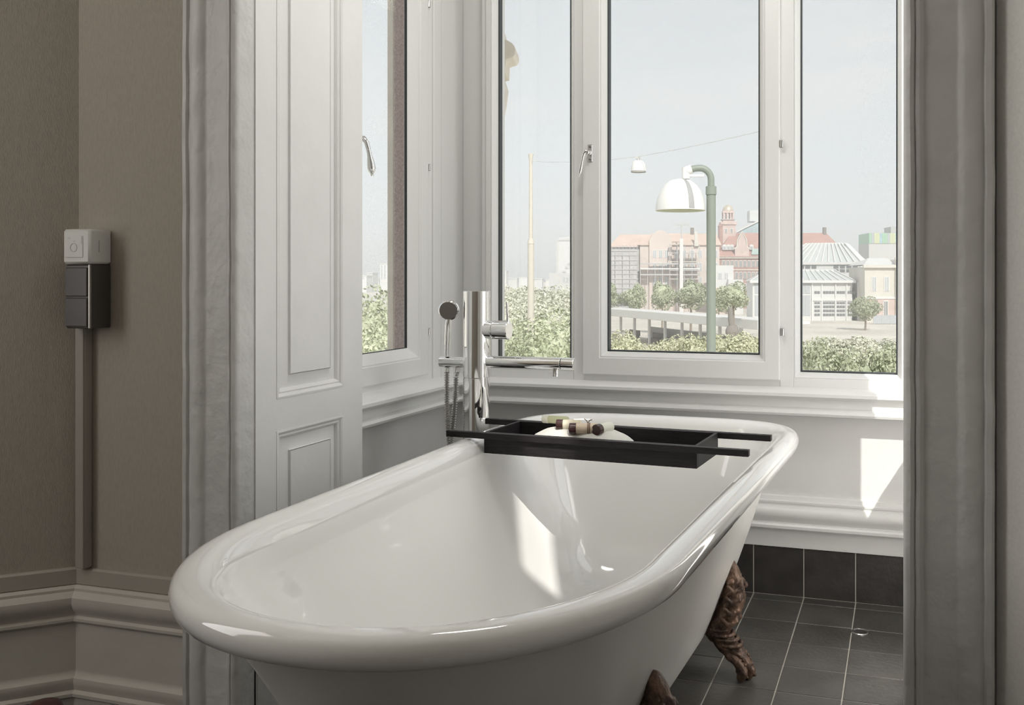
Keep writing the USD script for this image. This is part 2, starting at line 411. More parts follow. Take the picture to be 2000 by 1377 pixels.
# right slanting wall, pale
cr0 = np.array([.151, 1.655]); crd = np.array([math.cos(math.radians(-52)), math.sin(math.radians(-52))]); cr1 = cr0 + crd * 1.0; crn = np.array([crd[1], -crd[0]])
obj('wall_right_diagonal', T([(*q, z) for q, z in ((cr0, -.05), (cr1, -.05), (cr1, TOP), (cr0, TOP))] + [(*(q - crn * .07), z) for q, z in ((cr0, -.05), (cr1, -.05), (cr1, TOP), (cr0, TOP))],
    [(0, 1, 2), (0, 2, 3), (4, 6, 5), (4, 7, 6), (0, 5, 1), (0, 4, 5), (3, 2, 6), (3, 6, 7), (1, 5, 6), (1, 6, 2), (0, 3, 7), (0, 7, 4)]), 'wallpaper_light', smooth=False, kind='structure', label='pale grey slanting wall at the right picture edge', cat='wall')


def wobble(m, amp, sc, seed):
    v = m.vertices; n = meshkit.noise(v * sc, seed)[:, None] - .5; m.vertices = v + m.vertex_normals * n * 2 * amp; return m


def casing(sign, xj, xo):
    """profile in plan (x from the opening's edge outwards, y); extruded upwards in slices so that the old paint can wobble"""
    pr = [(0, YR + .010), (0, YC + .010), (.003, YC + .003), (.006, YC - .001), (.011, YC - .003), (.016, YC + .001), (.0185, YC + .005), (.021, YC + .001), (.026, YC + .001), (.030, YC + .006), (.034, YC + .008),
          (.082, YC + .008), (.088, YC + .006), (.092, YC + .002), (.100, YC - .001), (.112, YC - .002), (.120, YC + .0005), (.124, YC + .004), (.127, YC + .004), (.130, YC - .001), (.138, YC - .002), (.1425, YC + .003), (.1435, YC + .012), (.1435, YR + .010)]
    zs = np.linspace(-.02, TOP, 230); rings = []
    for z in zs: rings.append(np.array([(xj + sign * x, y, z) for x, y in pr]))
    m = rings_mesh(rings)
    v = m.vertices; fr = (v[:, 1] < YC + .0075)
    nz = meshkit.fbm(np.c_[v[:, 0] * 60, v[:, 1] * 60, v[:, 2] * 11], 3, 5 + sign) - .5
    v[fr, 1] += nz[fr] * .0034; v[fr, 0] += (meshkit.noise(np.c_[v[:, 0] * 0, v[:, 1] * 40, v[:, 2] * 16], 9)[fr] - .5) * .0018
    m.vertices = v; return m


cl = thing('trim_3', kind='structure', label='old white moulded casing left of the bathtub', cat='trim')
obj('casing', casing(-1, XJL, None), 'worn_shaded_paint', cl, smooth=40)
obj('jamb_lining', box(XJL - .012, XJL - .001, YR + .008, 1.675, -.02, TOP), 'white_paint', cl)
crr = thing('trim_4', kind='structure', label='old white moulded casing right of the windows', cat='trim')
obj('casing', casing(1, XJR, None), 'worn_shaded_paint', crr, smooth=40)
obj('jamb_lining', box(XJR + .0005, XJR + .010, YR + .008, 2.10, -.02, TOP), 'white_paint', crr)


def panel_side(x, sgn, name, label):
    t = thing(name, kind='structure', label=label, cat='panelling')
    cv = lambda a, d, z: (x + sgn * d, a, z)
    y0, y1 = 1.686, 2.10
    def part(nm, *b): return obj(nm, box(x, x - sgn * .022, *b), 'white_paint', t)
    part('stile', y0, 1.756, -.02, TOP); part('stile', 2.014, y1, -.02, TOP)
    part('rail', 1.756, 2.014, .626, .698); part('rail', 1.756, 2.014, -.02, .13)
    for zb, zt in ((.698, TOP), (.13, .626)):
        pr = [(0, .0, -.020), (0, .0, .001), (0, .004, .002), (0, .009, -.001), (0, .0105, -.004), (0, .014, -.0025), (0, .018, -.005), (0, .021, -.010), (0, .021, -.020)]
        obj('panel_moulding', frame_ring(1.756, 2.014, zb, zt, 0, 0, 0, 0, pr, cv), 'white_paint', t, smooth=25)
        pf = [(0, .020, -.022), (0, .020, -.012), (0, .0495, -.0065), (0, .0505, -.002), (0, .052, -.002), (0, .052, -.022)]
        obj('panel_bevel', frame_ring(1.756, 2.014, zb, zt, 0, 0, 0, 0, pf, cv), 'white_paint', t, smooth=15)
        obj('panel_field', box(x - sgn * .002, x - sgn * .022, 1.756 + .051, 2.014 - .051, zb + .051, zt - .051), 'white_paint', t)
    obj('plinth_block', box(x + sgn * .004, x - sgn * .02, y0, y1 - .002, -.02, .125, .003), 'worn_shaded_paint', t)
    obj('return_edge', box(x - sgn * .002, x - sgn * .10, 2.088, 2.1015, -.02, TOP, .001), 'white_paint', t)
    return t


panel_side(XJL, 1, 'wall_panelling', 'white raised panel lining of the reveal between left casing and left window')
obj('trim_5', box(XJL - .02, XJL - .003, 1.668, 1.688, -.02, TOP), 'worn_shaded_paint', kind='structure', label='shadowed groove strip between the left casing and the panelled reveal', cat='trim')

# bay ceiling, room shell behind the camera
RY = -.40
obj('ceiling', [box(-2.0, .6, YR - .01, 3.05, TOP, TOP + .1), box(-4.2, cr1[0] + .06, RY - .04, YR, TOP, TOP + .1)], 'ceiling_paint', kind='structure', label='white ceiling above the room and bay', cat='ceiling')
wl = thing('wall_room_left', kind='structure', label='left wall of the main room, out of the picture', cat='wall')
obj('masonry', [box(-2.95, -2.80, RY - .04, -.45, -.05, TOP), box(-2.95, -2.80, .55, .80, -.05, TOP), box(-2.95, -2.80, -.45, .55, -.05, .75), box(-2.95, -2.80, -.45, .55, 2.95, TOP)], 'wallpaper', wl)
wr = obj('wall_room_right', [box(cr1[0], cr1[0] + .06, RY - .04, cr1[1], -.05, TOP)], 'wallpaper_light', kind='structure', label='right wall of the main room, out of the picture', cat='wall')
# unseen rear wall, its slit placed to drop one sunbeam into the bathtub
SLIT = (.59, .735, 2.72, 3.17)
obj('wall_rear', [box(-2.95, SLIT[0], RY - .04, RY, -.05, TOP), box(SLIT[1], cr1[0] + .06, RY - .04, RY, -.05, TOP), box(SLIT[0], SLIT[1], RY - .04, RY, -.05, SLIT[2]), box(SLIT[0], SLIT[1], RY - .04, RY, SLIT[3], TOP)], 'wallpaper', kind='structure', label='unseen rear wall behind the camera, slit to let one sunbeam onto the bathtub', cat='wall')

# ------------------------------------------------------------ windows
SASH = lambda y0: [(0, 0, y0 + .058), (0, 0, y0 + .003), (0, .003, y0), (1, -.002, y0), (1, .001, y0 + .003), (1, .0045, y0 + .003), (1, .007, y0 + .008), (1, .018, y0 + .026), (1, .018, y0 + .058)]
def sashprof(y0, s=1, bev=.018, dep=.026, deep=.060): return [(0, 0, y0 + s * deep), (0, 0, y0 + s * .003), (0, .003, y0), (1, -.002, y0), (1, .0005, y0 + s * .003), (1, .0045, y0 + s * .003), (1, .0065, y0 + s * .007), (1, bev, y0 + s * dep), (1, bev, y0 + s * deep)]


def ringprof(i0, i1, d0, d1): return [(1, i0, d0), (1, i1, d0), (1, i1, d1), (1, i0, d1)]


def hinge(parent, p, r=.0055, l=.022):
    a = np.array(p, float); h = thing('hinge', parent=parent, loc=(0, 0, 0))
    obj('pin', bcyl(a - [0, 0, l / 2], a + [0, 0, l / 2], r, .001, 16), 'brushed_steel', h)
    obj('leaf', box(a[0] - .007, a[0] + .002, a[1] - .002, a[1] + .004, a[2] - l / 2, a[2] + l / 2), 'brushed_steel', h)
    return h


ZT = 2.75
w2 = thing('window_2', kind='structure', label='three-light white window facing the city, behind the bathtub', cat='window')
YF, YS = 2.815, 2.800
# fixed frame: posts and rails
fr = []
for x0, x1 in ((-1.315, -1.303), (-1.012, -.972), (-.352, -.309), (.005, .16)):
    fr.append(box(x0, x1, YF, YF + .085, .636, ZT + .1, .002))
fr += [box(-1.303, -1.012, YF, YF + .085, .632, .6685), box(-.309, .005, YF, YF + .085, .632, .6685), box(-.972, -.352, YF, YF + .085, .632, .664), box(-1.40, .16, YF + .002, YF + .085, ZT, ZT + .1)]
obj('frame', fr, 'window_paint', w2)
obj('corner_post', [box(-1.445, -1.340, 2.895, 2.95, .64, ZT + .1, .002), box(-1.345, -1.322, 2.832, 2.93, .64, ZT + .1, .004), box(-1.322, -1.3032, 2.8155, 2.93, .64, ZT + .1, .002)], 'window_paint', w2, label='white corner post at the left end of the window')
for x0, x1, nm in ((-1.303, -1.012, 'left'), (-.309, .005, 'right')):
    obj('glazing_bead', frame_ring(x0, x1, .668, ZT, 0, 0, 0, 0, [(0, 0, YF + .06), (0, 0, YF + .001), (0, .003, YF - .001), (0, .0055, YF + .001), (0, .007, YF + .006), (0, .0165, YF + .024), (0, .0165, YF + .06)], wxy), 'window_paint', w2, smooth=25)
    obj('gasket', frame_ring(x0, x1, .668, ZT, 0, 0, 0, 0, [(0, .0160, YF + .024), (0, .0205, YF + .024), (0, .0205, YF + .048), (0, .0160, YF + .048)], wxy), 'gasket', w2, smooth=False)
    obj('pane', box(x0 + .015, x1 - .015, YF + .030, YF + .034, .683, ZT - .015), 'glass', w2, smooth=False)
sash = thing('sash', parent=w2)
obj('sash_frame', frame_ring(-.977, -.350, .661, ZT - .01, .0585, .0455, .055, .055, sashprof(YS), wxy), 'window_paint', sash, smooth=25)
obj('gasket', frame_ring(-.977, -.350, .661, ZT - .01, .0585, .0455, .055, .055, ringprof(.0175, .0220, YS + .026, YS + .052), wxy), 'gasket', sash, smooth=False)
obj('pane', box(-.977 + .0745, -.350 - .0615, YS + .032, YS + .036, .732, ZT - .08), 'glass', sash, smooth=False)
hinge(w2, (-.3435, YS + .002, 1.371)); hinge(w2, (-.3410, YS + .002, .806))
hd = thing('handle', parent=w2, label='chrome window handle with screw plate')
obj('plate', box(-.958, -.942, YS - .003, YS + .001, 1.338, 1.394, .0015), 'brushed_steel', hd)
obj('screw', [bcyl((-.950, YS - .0055, z), (-.950, YS - .002, z), .0035, .0005, 12) for z in (1.386, 1.346)], 'dark_chrome', hd)
obj('neck', [bcyl((-.950, YS - .002, 1.366), (-.950, YS - .032, 1.366), .0075, .001, 20), bcyl((-.950, YS - .016, 1.366), (-.950, YS - .020, 1.366), .0095, .001, 20)], 'chrome', hd)
lev = np.array([(-.946, YS - .030, 1.366), (-.953, YS - .034, 1.368), (-.959, YS - .035, 1.362), (-.962, YS - .036, 1.350), (-.965, YS - .037, 1.334), (-.968, YS - .038, 1.318), (-.9705, YS - .039, 1.306), (-.972, YS - .039, 1.298), (-.973, YS - .039, 1.294), (-.974, YS - .039, 1.288)])
obj('lever', tube(lev, [.0055, .0062, .0055, .0044, .0042, .0056, .0062, .0045, .0032, .002], 14), 'chrome', hd)

w1 = thing('window_1', kind='structure', label='tall white window in the left side of the bay', cat='window')
XF, XS = -1.452, -1.445
obj('frame', [box(XF, XF - .08, 2.664, 2.690, .636, ZT + .1, .002), box(XF + .007, XF - .08, 2.690, 2.740, .636, ZT + .1, .003), box(XF + .007, XF - .08, 2.740, 2.93, .636, ZT + .1, .0), box(XF, XF - .08, 2.08, 2.664, .632, .661), box(XF, XF - .08, 2.08, 2.664, ZT, ZT + .1), box(XF - .01, XF - .09, 2.07, 2.12, .636, ZT + .1)], 'window_paint', w1)
s1 = thing('sash', parent=w1)
obj('sash_frame', frame_ring(2.122, 2.655, .661, ZT - .01, .06, .050, .055, .055, sashprof(XS, -1, .034, .030, .040), wyx), 'window_paint', s1, smooth=25)
obj('gasket', frame_ring(2.122, 2.655, .661, ZT - .01, .06, .050, .055, .055, ringprof(.0330, .0360, XS - .030, XS - .038), wyx), 'gasket', s1, smooth=False)
obj('pane', box(XS - .034, XS - .037, 2.215, 2.572, .733, ZT - .08), 'glass', s1, smooth=False)
for z in (.797, 1.322, 1.845): hinge(w1, (XS - .002, 2.659, z))
h1 = thing('handle', parent=w1, label='chrome window handle seen edge-on')
lev1 = np.array([(XS + .0, 2.176, 1.345), (XS + .03, 2.178, 1.345), (XS + .062, 2.184, 1.343), (XS + .066, 2.190, 1.333), (XS + .067, 2.197, 1.316), (XS + .067, 2.203, 1.300), (XS + .067, 2.208, 1.284), (XS + .067, 2.212, 1.268), (XS + .067, 2.214, 1.258), (XS + .067, 2.215, 1.253), (XS + .067, 2.2155, 1.246)])
obj('lever', tube(lev1, [.0075, .0080, .0080, .0070, .0062, .0066, .0098, .0115, .0085, .005, .0035], 14), 'chrome', h1)
obj('plate', box(XS - .001, XS + .003, 2.168, 2.184, 1.317, 1.373, .0015), 'brushed_steel', h1)

w3 = thing('window_3', kind='structure', label='side window in the right of the bay, hidden behind the right casing', cat='window')
XG = .19
obj('frame', [box(XG - .02, XG + .06, 2.09, 2.235, .60, ZT + .1), box(XG - .02, XG + .06, 2.70, 2.93, .60, ZT + .1), box(XG - .02, XG + .06, 2.2, 2.72, .60, .70), box(XG - .02, XG + .06, 2.2, 2.72, ZT - .05, ZT + .1)], 'window_paint', w3)
obj('pane', box(XG + .01, XG + .014, 2.285, 2.705, .69, ZT - .04), 'glass', w3, smooth=False)
obj('trim_6', [box(-1.56, .3, 2.815, 2.95, ZT + .1, TOP), box(-1.60, -1.45, 2.08, 2.95, ZT + .1, TOP), box(.17, .25, 2.08, 2.95, ZT + .1, TOP)], 'white_paint', kind='structure', label='white bulkhead above the bay windows', cat='trim')

# outside of the bay: granite corner pier and stone console
pier = thing('corner_pier', 'purple-brown granite corner pier outside the left window', 'pier', kind='structure')
obj('granite_block', box(-1.568, -1.47, 2.645, 2.99, -6, 3.2, .004), 'granite', pier)
obj('stone_edge', box(-1.594, -1.568, 2.65, 2.99, -6, 3.2, .004), 'limestone', pier, label='pale stone edge strip')
con = [(970.4, 40), (970.4, 54), (975, 66), (976, 77), (974, 87), (985, 90), (994, 95), (999, 101), (1001, 109), (1000, 117), (996, 122), (989, 124), (982, 127), (981, 152), (973, 154), (976, 163), (979.5, 174), (976, 203), (970, 232), (955, 245), (950, 40)]

# ------------------------------------------------------------ bathtub
FIT = dict(xc=-.6687, w=.3738, y0=.9135, y1=2.6433, e1=.3894, n1=2.06, e2=.3892, n2=3.9, th=.0102, tp=.1395)


def tub_curve(N=260, q=FIT):
    t = np.linspace(0, 2 * np.pi, 4000, endpoint=False); c, s = np.cos(t), np.sin(t)
    n = np.where(s < 0, q['n1'], q['n2']); e = np.where(s < 0, q['e1'], q['e2'])
    x = q['w'] * np.sign(c) * np.abs(c) ** (2 / n); y = e * np.sign(s) * np.abs(s) ** (2 / n)
    y = np.where(s < 0, q['y0'] + q['e1'] + y, q['y1'] - q['e2'] + y)
    ym = (y - q['y0']) / (q['y1'] - q['y0']) - .5; x = x * (1 + q['tp'] * ym)
    X = q['xc'] + x + (y - (q['y0'] + q['y1']) / 2) * math.sin(q['th'])
    P = np.c_[X, y]; P = np.vstack([P, P[:1]]); L = np.r_[0, np.cumsum(np.linalg.norm(np.diff(P, axis=0), axis=1))]
    g = np.linspace(0, L[-1], N, endpoint=False)
    return np.c_[np.interp(g, L, P[:, 0]), np.interp(g, L, P[:, 1])]


C0 = tub_curve()
tan = np.roll(C0, -1, 0) - np.roll(C0, 1, 0); tan /= np.linalg.norm(tan, axis=1, keepdims=True); NRM = np.c_[tan[:, 1], -tan[:, 0]]


def off(o, z):
    return np.c_[C0 + NRM * o, np.full(len(C0), z)]


def level(sx, dn, df, z, round_=0.0):
    """the rim curve shrunk: sx = width factor, dn / df = how far the near and far ends come in"""
    q = FIT; yy = (C0[:, 1] - q['y0']) / (q['y1'] - q['y0'])
    axis = q['xc'] + (C0[:, 1] - (q['y0'] + q['y1']) / 2) * math.sin(q['th'])
    x = axis + (C0[:, 0] - axis) * sx; y = q['y0'] + dn + yy * (q['y1'] - q['y0'] - dn - df)
    return np.c_[x, y, np.full(len(C0), z)]


def interp_levels(tab, n):
    tab = np.array(tab, float); s = np.linspace(0, 1, len(tab)); g = np.linspace(0, 1, n)
    from scipy.interpolate import PchipInterpolator
    return [PchipInterpolator(s, tab[:, k])(g) for k in range(4)]


bath = thing('bathtub', 'white enamelled roll-top clawfoot bathtub standing on the dark tiles', 'bathtub')
outer = interp_levels([(.30, .55, .40, .068), (.42, .46, .28, .070), (.50, .38, .20, .085), (.56, .32, .155, .13), (.64, .245, .12, .21), (.73, .17, .092, .31), (.82, .10, .065, .42), (.895, .042, .042, .505), (.918, .030, .036, .5235)], 26)
body = [level(*k) for k in zip(*outer)]
rim_o = [off(o, z) for o, z in ((-.022, .5245), (-.010, .5205), (.003, .521), (.0125, .527), (.0175, .537), (.0185, .546), (.0165, .5545), (.011, .561), (.003, .5645), (-.008, .5655), (-.020, .5640), (-.031, .5600), (-.039, .5535), (-.0445, .5445), (-.048, .532), (-.0505, .518))]
inner = interp_levels([(.862, .062, .058, .50), (.838, .088, .072, .465), (.77, .150, .10, .39), (.685, .225, .128, .30), (.60, .30, .155, .215), (.52, .36, .195, .158), (.43, .43, .26, .122), (.32, .54, .37, .108), (.15, .74, .60, .104)], 30)
basin = [level(*k) for k in zip(*inner)]
obj('body', rings_mesh(body, True, False), 'enamel_outside', bath, smooth=60, label='off-white outer shell')
obj('basin', rings_mesh(rim_o + basin, False, True), 'enamel', bath, smooth=60, label='glossy white basin with rolled rim')


def claw_foot(parent, x, y, sgn, ang=0.0):
    """ball-less lion paw: local +x is outwards"""
    pts = [(-.005, 0, .272), (.004, 0, .235), (.006, 0, .195), (-.006, 0, .158), (-.026, 0, .128), (-.030, 0, .100), (-.012, 0, .076), (.014, 0, .058), (.034, 0, .036), (.030, 0, .022)]
    rad = [.017, .026, .030, .030, .029, .026, .024, .023, .021, .018]
    man = hullchain(pts, rad)
    # inner web that meets the shell
    man += hullchain([(-.014, 0, .225), (-.036, 0, .165), (-.056, 0, .110), (-.044, 0, .092)], [.020, .019, .017, .016])
    # toes
    for dy, dx in ((-.020, -.006), (0, .006), (.020, -.006)):
        man += hullchain([(.004 + dx, dy * .7, .060), (.030 + dx, dy, .045), (.044 + dx, dy * 1.1, .024), (.038 + dx, dy * 1.1, .011)], [.012, .0125, .012, .0105])
    # acanthus leaves and scrolls on the knee, ridges on the toes
    for k in range(1, 5):
        z = .262 - .027 * k; o = .030 - .0045 * k
        for q in (-1, 1):
            man += hullchain([(o, q * .003, z + .004), (o + .004, q * .015, z - .012), (o - .010, q * .030, z - .020), (o - .022, q * .034, z - .006)], [.007, .008, .0065, .004])
            man += hullchain([(o - .014, q * .029, z + .006), (o - .020, q * .032, z + .001)], [.0065, .005])
    for dy, dx in ((-.020, -.006), (0, .006), (.020, -.006)):
        for j in range(7):
            t = j / 6; man += m3.Manifold.sphere(.0042, 10).translate([.022 + dx + .030 * t + .006 * math.sin(3 * t), dy * (.9 + .2 * t), .066 - .045 * t * t - .006 * t])
    for k in range(4):
        an = np.linspace(-2.0, 2.0, 7); z = .115 - .011 * k
        man += hullchain([(-.030 + .010 * k + .027 * math.cos(t), .027 * math.sin(t), z) for t in an], [.0048] * 7)
    man = man.refine_to_length(.0045)
    m = to_tri(man)
    trimesh.smoothing.filter_taubin(m, .5, .53, 3)
    v = m.vertices; k = meshkit.fbm(v * 80, 3, 3)[:, None] - .5
    m.vertices = v + m.vertex_normals * k * .005
    m.vertices[:, 2] = np.maximum(m.vertices[:, 2], 0.0)
    if sgn < 0: m = rotz(m, 180)
    m = rotz(m, ang); m.apply_translation([x, y, 0])
    # nothing of the foot may come through the shell: cut it along the hull of the basin, a few millimetres outside
    cut = m3.Manifold.hull_points(np.vstack([(r - r.mean(0)) * [1.012, 1.006, 1] + r.mean(0) - [0, 0, .006] for r in basin[::2]]).astype(np.float64))
    solid = m3.Manifold(m3.Mesh(np.asarray(m.vertices, np.float32), np.asarray(m.faces, np.uint32)))
    if not solid.is_empty(): m = to_tri(solid - cut)
    return obj('claw_foot', m, 'bronze', parent, smooth=50, label='brown lion-paw cast foot with leaf scrolls')


claw_foot(bath, -.397, 2.235, 1, -8); claw_foot(bath, -.405, 1.555, 1, 8); claw_foot(bath, -.955, 2.235, -1, 8); claw_foot(bath, -.935, 1.555, -1, -8)

# ------------------------------------------------------------ tap
CX, CY = -1.150, 2.390
tap = thing('bath_tap', 'tall chrome freestanding bath tap with spout beside the bathtub', 'tap')
obj('column', [bcyl((CX, CY, 0), (CX, CY, .688), .0378, .001, 64), bcyl((CX, CY, .6885), (CX, CY, .932), .0378, .001, 64)], 'chrome', tap, smooth=35)
obj('floor_flange', bcyl((CX, CY, 0), (CX, CY, .008), .055, .002, 48), 'chrome', tap)
obj('spout', [bcyl((CX + .02, CY, .733), (-.895, CY, .733), .0165, .0008, 40), bcyl((-.894, CY, .733), (-.856, CY, .733), .0165, .0015, 40)], 'chrome', tap)
obj('aerator', [bcyl((-.913, CY, .722), (-.913, CY, .697), .0115, .001, 28), bcyl((-.913, CY, .706), (-.913, CY, .7035), .0123, .0005, 28)], 'chrome', tap)
kn = thing('mixer_knob', parent=tap, label='round chrome mixer knob with pin lever')
obj('knob', [bcyl((CX + .025, CY, .823), (-1.098, CY, .823), .0262, .001, 40), bcyl((-1.096, CY, .823), (-1.050, CY, .823), .0262, .0015, 40), cyl((-1.1, CY, .823), (-1.09, CY, .823), .024, 40)], 'chrome', kn)
obj('lever', tube([(-1.052, CY - .006, .842), (-1.0525, CY - .006, .86), (-1.054, CY - .006, .885), (-1.055, CY - .006, .902)], [.0048, .0036, .0030, .0030], 12), 'chrome', kn)
obj('shower_arm', bcyl((CX - .02, CY, .729), (-1.264, CY, .729), .0152, .0012, 36), 'chrome', tap, label='short arm that carries the hand shower')
obj('hose_union', [bcyl((-1.212, CY, .716), (-1.212, CY, .700), .0100, .001, 20), bcyl((-1.212, CY, .701), (-1.2145, CY, .690), .0075, .001, 20)], 'chrome', tap)
hs = thing('hand_shower', 'chrome stick hand shower with round head in the tap arm', 'shower head')
obj('handle', tube([(-1.241, CY - .004, .7452), (-1.2405, CY - .0045, .756), (-1.237, CY - .008, .80), (-1.233, CY - .012, .838), (-1.231, CY - .010, .862)], [.0075, .0078, .0085, .0085, .0075], 20), 'chrome', hs)
obj('hose_nut', bcyl((-1.242, CY - .002, .7135), (-1.242, CY - .002, .700), .0085, .001, 18), 'chrome', hs)
hn = np.array([.30, -.95, -.12]); hn /= np.linalg.norm(hn); hc = np.array([-1.231, CY - .012, .877])
obj('head', bcyl(hc - hn * .012, hc + hn * .008, .0285, .003, 40), 'chrome', hs)
obj('spray_face', bcyl(hc + hn * .0078, hc + hn * .0095, .0255, .001, 40), 'dark_chrome', hs, label='dark spray face')


def spline(pts, n):
    from scipy.interpolate import CubicSpline
    p = np.array(pts, float); s = np.r_[0, np.cumsum(np.linalg.norm(np.diff(p, axis=0), axis=1))]
    return CubicSpline(s, p)(np.linspace(0, s[-1], n))


hp = spline([(-1.242, CY - .002, .702), (-1.241, CY - .004, .62), (-1.236, CY - .008, .55), (-1.229, CY - .012, .48), (-1.226, CY - .02, .36), (-1.24, CY - .03, .2), (-1.255, CY - .04, .09), (-1.262, CY - .05, .045), (-1.268, CY - .04, .09), (-1.262, CY - .02, .2), (-1.242, CY + .0, .40), (-1.229, CY + .004, .52), (-1.220, CY + .004, .61), (-1.2147, CY, .6860)], 760)
obj('hose', tube(hp, .0064 + .0013 * np.where((np.arange(760) // 2) % 2, 1, -1), 10), 'brushed_steel', hs, label='ribbed metal hose')

# ------------------------------------------------------------ bath tray and what lies on it
TR = thing('bath_tray', 'black wooden bath tray lying across the bathtub rim', 'tray', loc=(-.70, 2.19, 0), rotz=-3.4)
for nm, x0, x1, y in (('front_bar', -.391, .381, -.102), ('back_bar', -.395, .390, .108)):
    obj(nm, box(x0, x1, y - .008, y + .008, .570, .585, .001), 'black_wood', TR)
bx0, bx1 = -.292, .258
obj('front_board', box(bx0, bx1, -.094, -.086, .532, .5845, .0008), 'black_wood', TR)
obj('back_board', box(bx0, bx1, .092, .100, .532, .5845, .0008), 'black_wood', TR)
obj('end_board', box(bx0, bx0 + .008, -.086, .092, .532, .5845, .0008), 'black_wood', TR)
obj('end_board', box(bx1 - .008, bx1, -.086, .092, .532, .5845, .0008), 'black_wood', TR)
obj('base_board', box(bx0 + .008, bx1 - .008, -.086, .092, .532, .538), 'black_wood', TR)


def towel_mesh():
    n, k = 72, 16; rings = []
    for i in range(k + 1):
        a = i / k * math.pi / 2; pr = []
        for j in range(n):
            t = j / n * 2 * math.pi
            rx = .142 * abs(math.cos(t)) ** .8 * math.copysign(1, math.cos(t)); ry = .076 * abs(math.sin(t)) ** .8 * math.copysign(1, math.sin(t))
            sc = math.cos(a) ** .9; pr.append((rx * sc, ry * sc, .062 * math.sin(a) ** .95))
        rings.append(np.array(pr))
    rings = [np.c_[rings[0][:, :2] * .985, np.full(n, -.0)]] + rings
    m = rings_mesh(rings[:-1]); v = m.vertices
    m.vertices = v + m.vertex_normals * ((meshkit.fbm(v * np.array([18, 40, 40]), 3, 4) - .5) * .012)[:, None]
    m.vertices[:, 2] = np.maximum(m.vertices[:, 2], 0)
    return m


tw = thing('folded_towel', 'folded white towel in the black bath tray', 'towel', loc=(-.765, 2.192, .5382), rotz=-3.4)
obj('fold', towel_mesh(), 'towel', tw, smooth=60)
obj('folded_edge', moved(tube([(-.13, -.066, .012), (-.06, -.076, .010), (.02, -.076, .010), (.1, -.066, .012), (.134, -.03, .014)], .006, 10), (0, 0, 0)), 'towel', tw, smooth=60)


def phial(name, label, cat, p, yaw, ln, r, capm, bodym, pitch=0.0, neck=True, band=None):
    t = thing(name, label, cat, loc=p, rotz=yaw, group=None)
    # along +x from the cap
    b = tube([(.016, 0, 0), (.0165, 0, 0), (.019, 0, 0), (ln - .003, 0, 0), (ln - .0003, 0, 0), (ln, 0, 0)], [r * .8, r * .9, r * .96, r * .96, r * .85, r * .8], 24)
    obj('bottle', b, bodym, t, smooth=35)
    c = tube([(0, 0, 0), (.0003, 0, 0), (.0018, 0, 0), (.0165, 0, 0), (.017, 0, 0), (.0172, 0, 0)], [r * .84, r * .92, r, r, r * .9, r * .6], 24)
    cp = obj('cap', c, capm, t, smooth=35)
    obj('cap_recess', cyl((-.0006, 0, 0), (.0004, 0, 0), r * .55, 20), capm, cp)
    if band: obj('twine', [tube([(ln * .66 + dx + .0004 * math.sin(a), math.cos(a) * r * 1.02, math.sin(a) * r * 1.02) for a in np.linspace(0, 2 * math.pi, 26)], .0011, 6) for dx in (0, .004)] + [tube([(ln * .66, 0, r), (ln * .66 - .004, .003, r + .006), (ln * .66 - .009, .004, r + .010)], .001, 6), tube([(ln * .66, 0, r), (ln * .66 + .004, .002, r + .006), (ln * .66 + .010, .0, r + .008)], .001, 6)], 'twine', t)
    return t


# crown of the towel is at z = .604
phial('toiletry_tube', 'pale green tube with a folded end behind the small bottles', 'tube', (-.882, 2.222, .6065), -4, .070, .0105, 'pale_tube', 'green_tube')
phial('toiletry_bottle', 'small amber bottle with dark cap and yellowish label, leftmost on the towel', 'bottle', (-.822, 2.160, .6040), 14, .062, .0132, 'dark_cap', 'label_cream')
phial('toiletry_bottle', 'small bottle with dark cap and twine-tied beige label, middle of the towel', 'bottle', (-.780, 2.138, .5995), 17, .070, .0136, 'dark_cap', 'label_paper', band=True)
phial('toiletry_bottle', 'small bottle with dark cap pointing forward and pale label, rightmost on the towel', 'bottle', (-.712, 2.140, .5985), 74, .066, .0136, 'dark_cap', 'pale_tube')

# ------------------------------------------------------------ lamps out of view, placed to brighten the bay
lp = thing('pendant_lamp', 'added opal bowl pendant, fill light out of view above the near end of the bathtub', 'lamp', loc=(-.67, 1.80, 0))  # added out of view as fill for the bay
obj('bowl', lathe([(.0, 2.52), (.10, 2.515), (.30, 2.44), (.31, 2.42), (.30, 2.425), (.10, 2.505), (0, 2.51)], 40), 'white_plastic', lp)
obj('rod', cyl((0, 0, 2.51), (0, 0, TOP), .012, 12), 'chrome', lp)
dl = UsdLux.DiskLight.Define(stage, '/World/bay_lamp_light')
dl.CreateRadiusAttr(.28); dl.CreateIntensityAttr(12.5); dl.CreateColorAttr(Gf.Vec3f(1.0, .975, .93)); dl.AddTranslateOp().Set(Gf.Vec3d(-.67, 1.80, 2.40)); dl.AddRotateXOp().Set(24.0)  # added fill for the window frames and lower back wall

MATS['opal'] = usdkit.material(stage, '/World/Looks/unseen_lamp_glow', {"e": ("emission", {"color": (1.0, .965, .91), "strength": 3.8})}, [], surface="e.emission")
fl = thing('floor_lamp', 'unseen opal column lamp behind the right casing, lights the low back wall and bathtub side', 'lamp', loc=(.082, 2.20, 0))  # out of view, placed to light the low bay wall and bathtub side
obj('base', bcyl((0, 0, 0), (0, 0, .03), .075, .004, 32), 'white_plastic', fl)
obj('opal_column', bcyl((0, 0, .08), (0, 0, 1.05), .068, .004, 32), 'opal', fl)
obj('stem', cyl((0, 0, .03), (0, 0, .08), .015, 16), 'chrome', fl)
obj('cap', bcyl((0, 0, 1.05), (0, 0, 1.07), .070, .004, 32), 'white_plastic', fl)

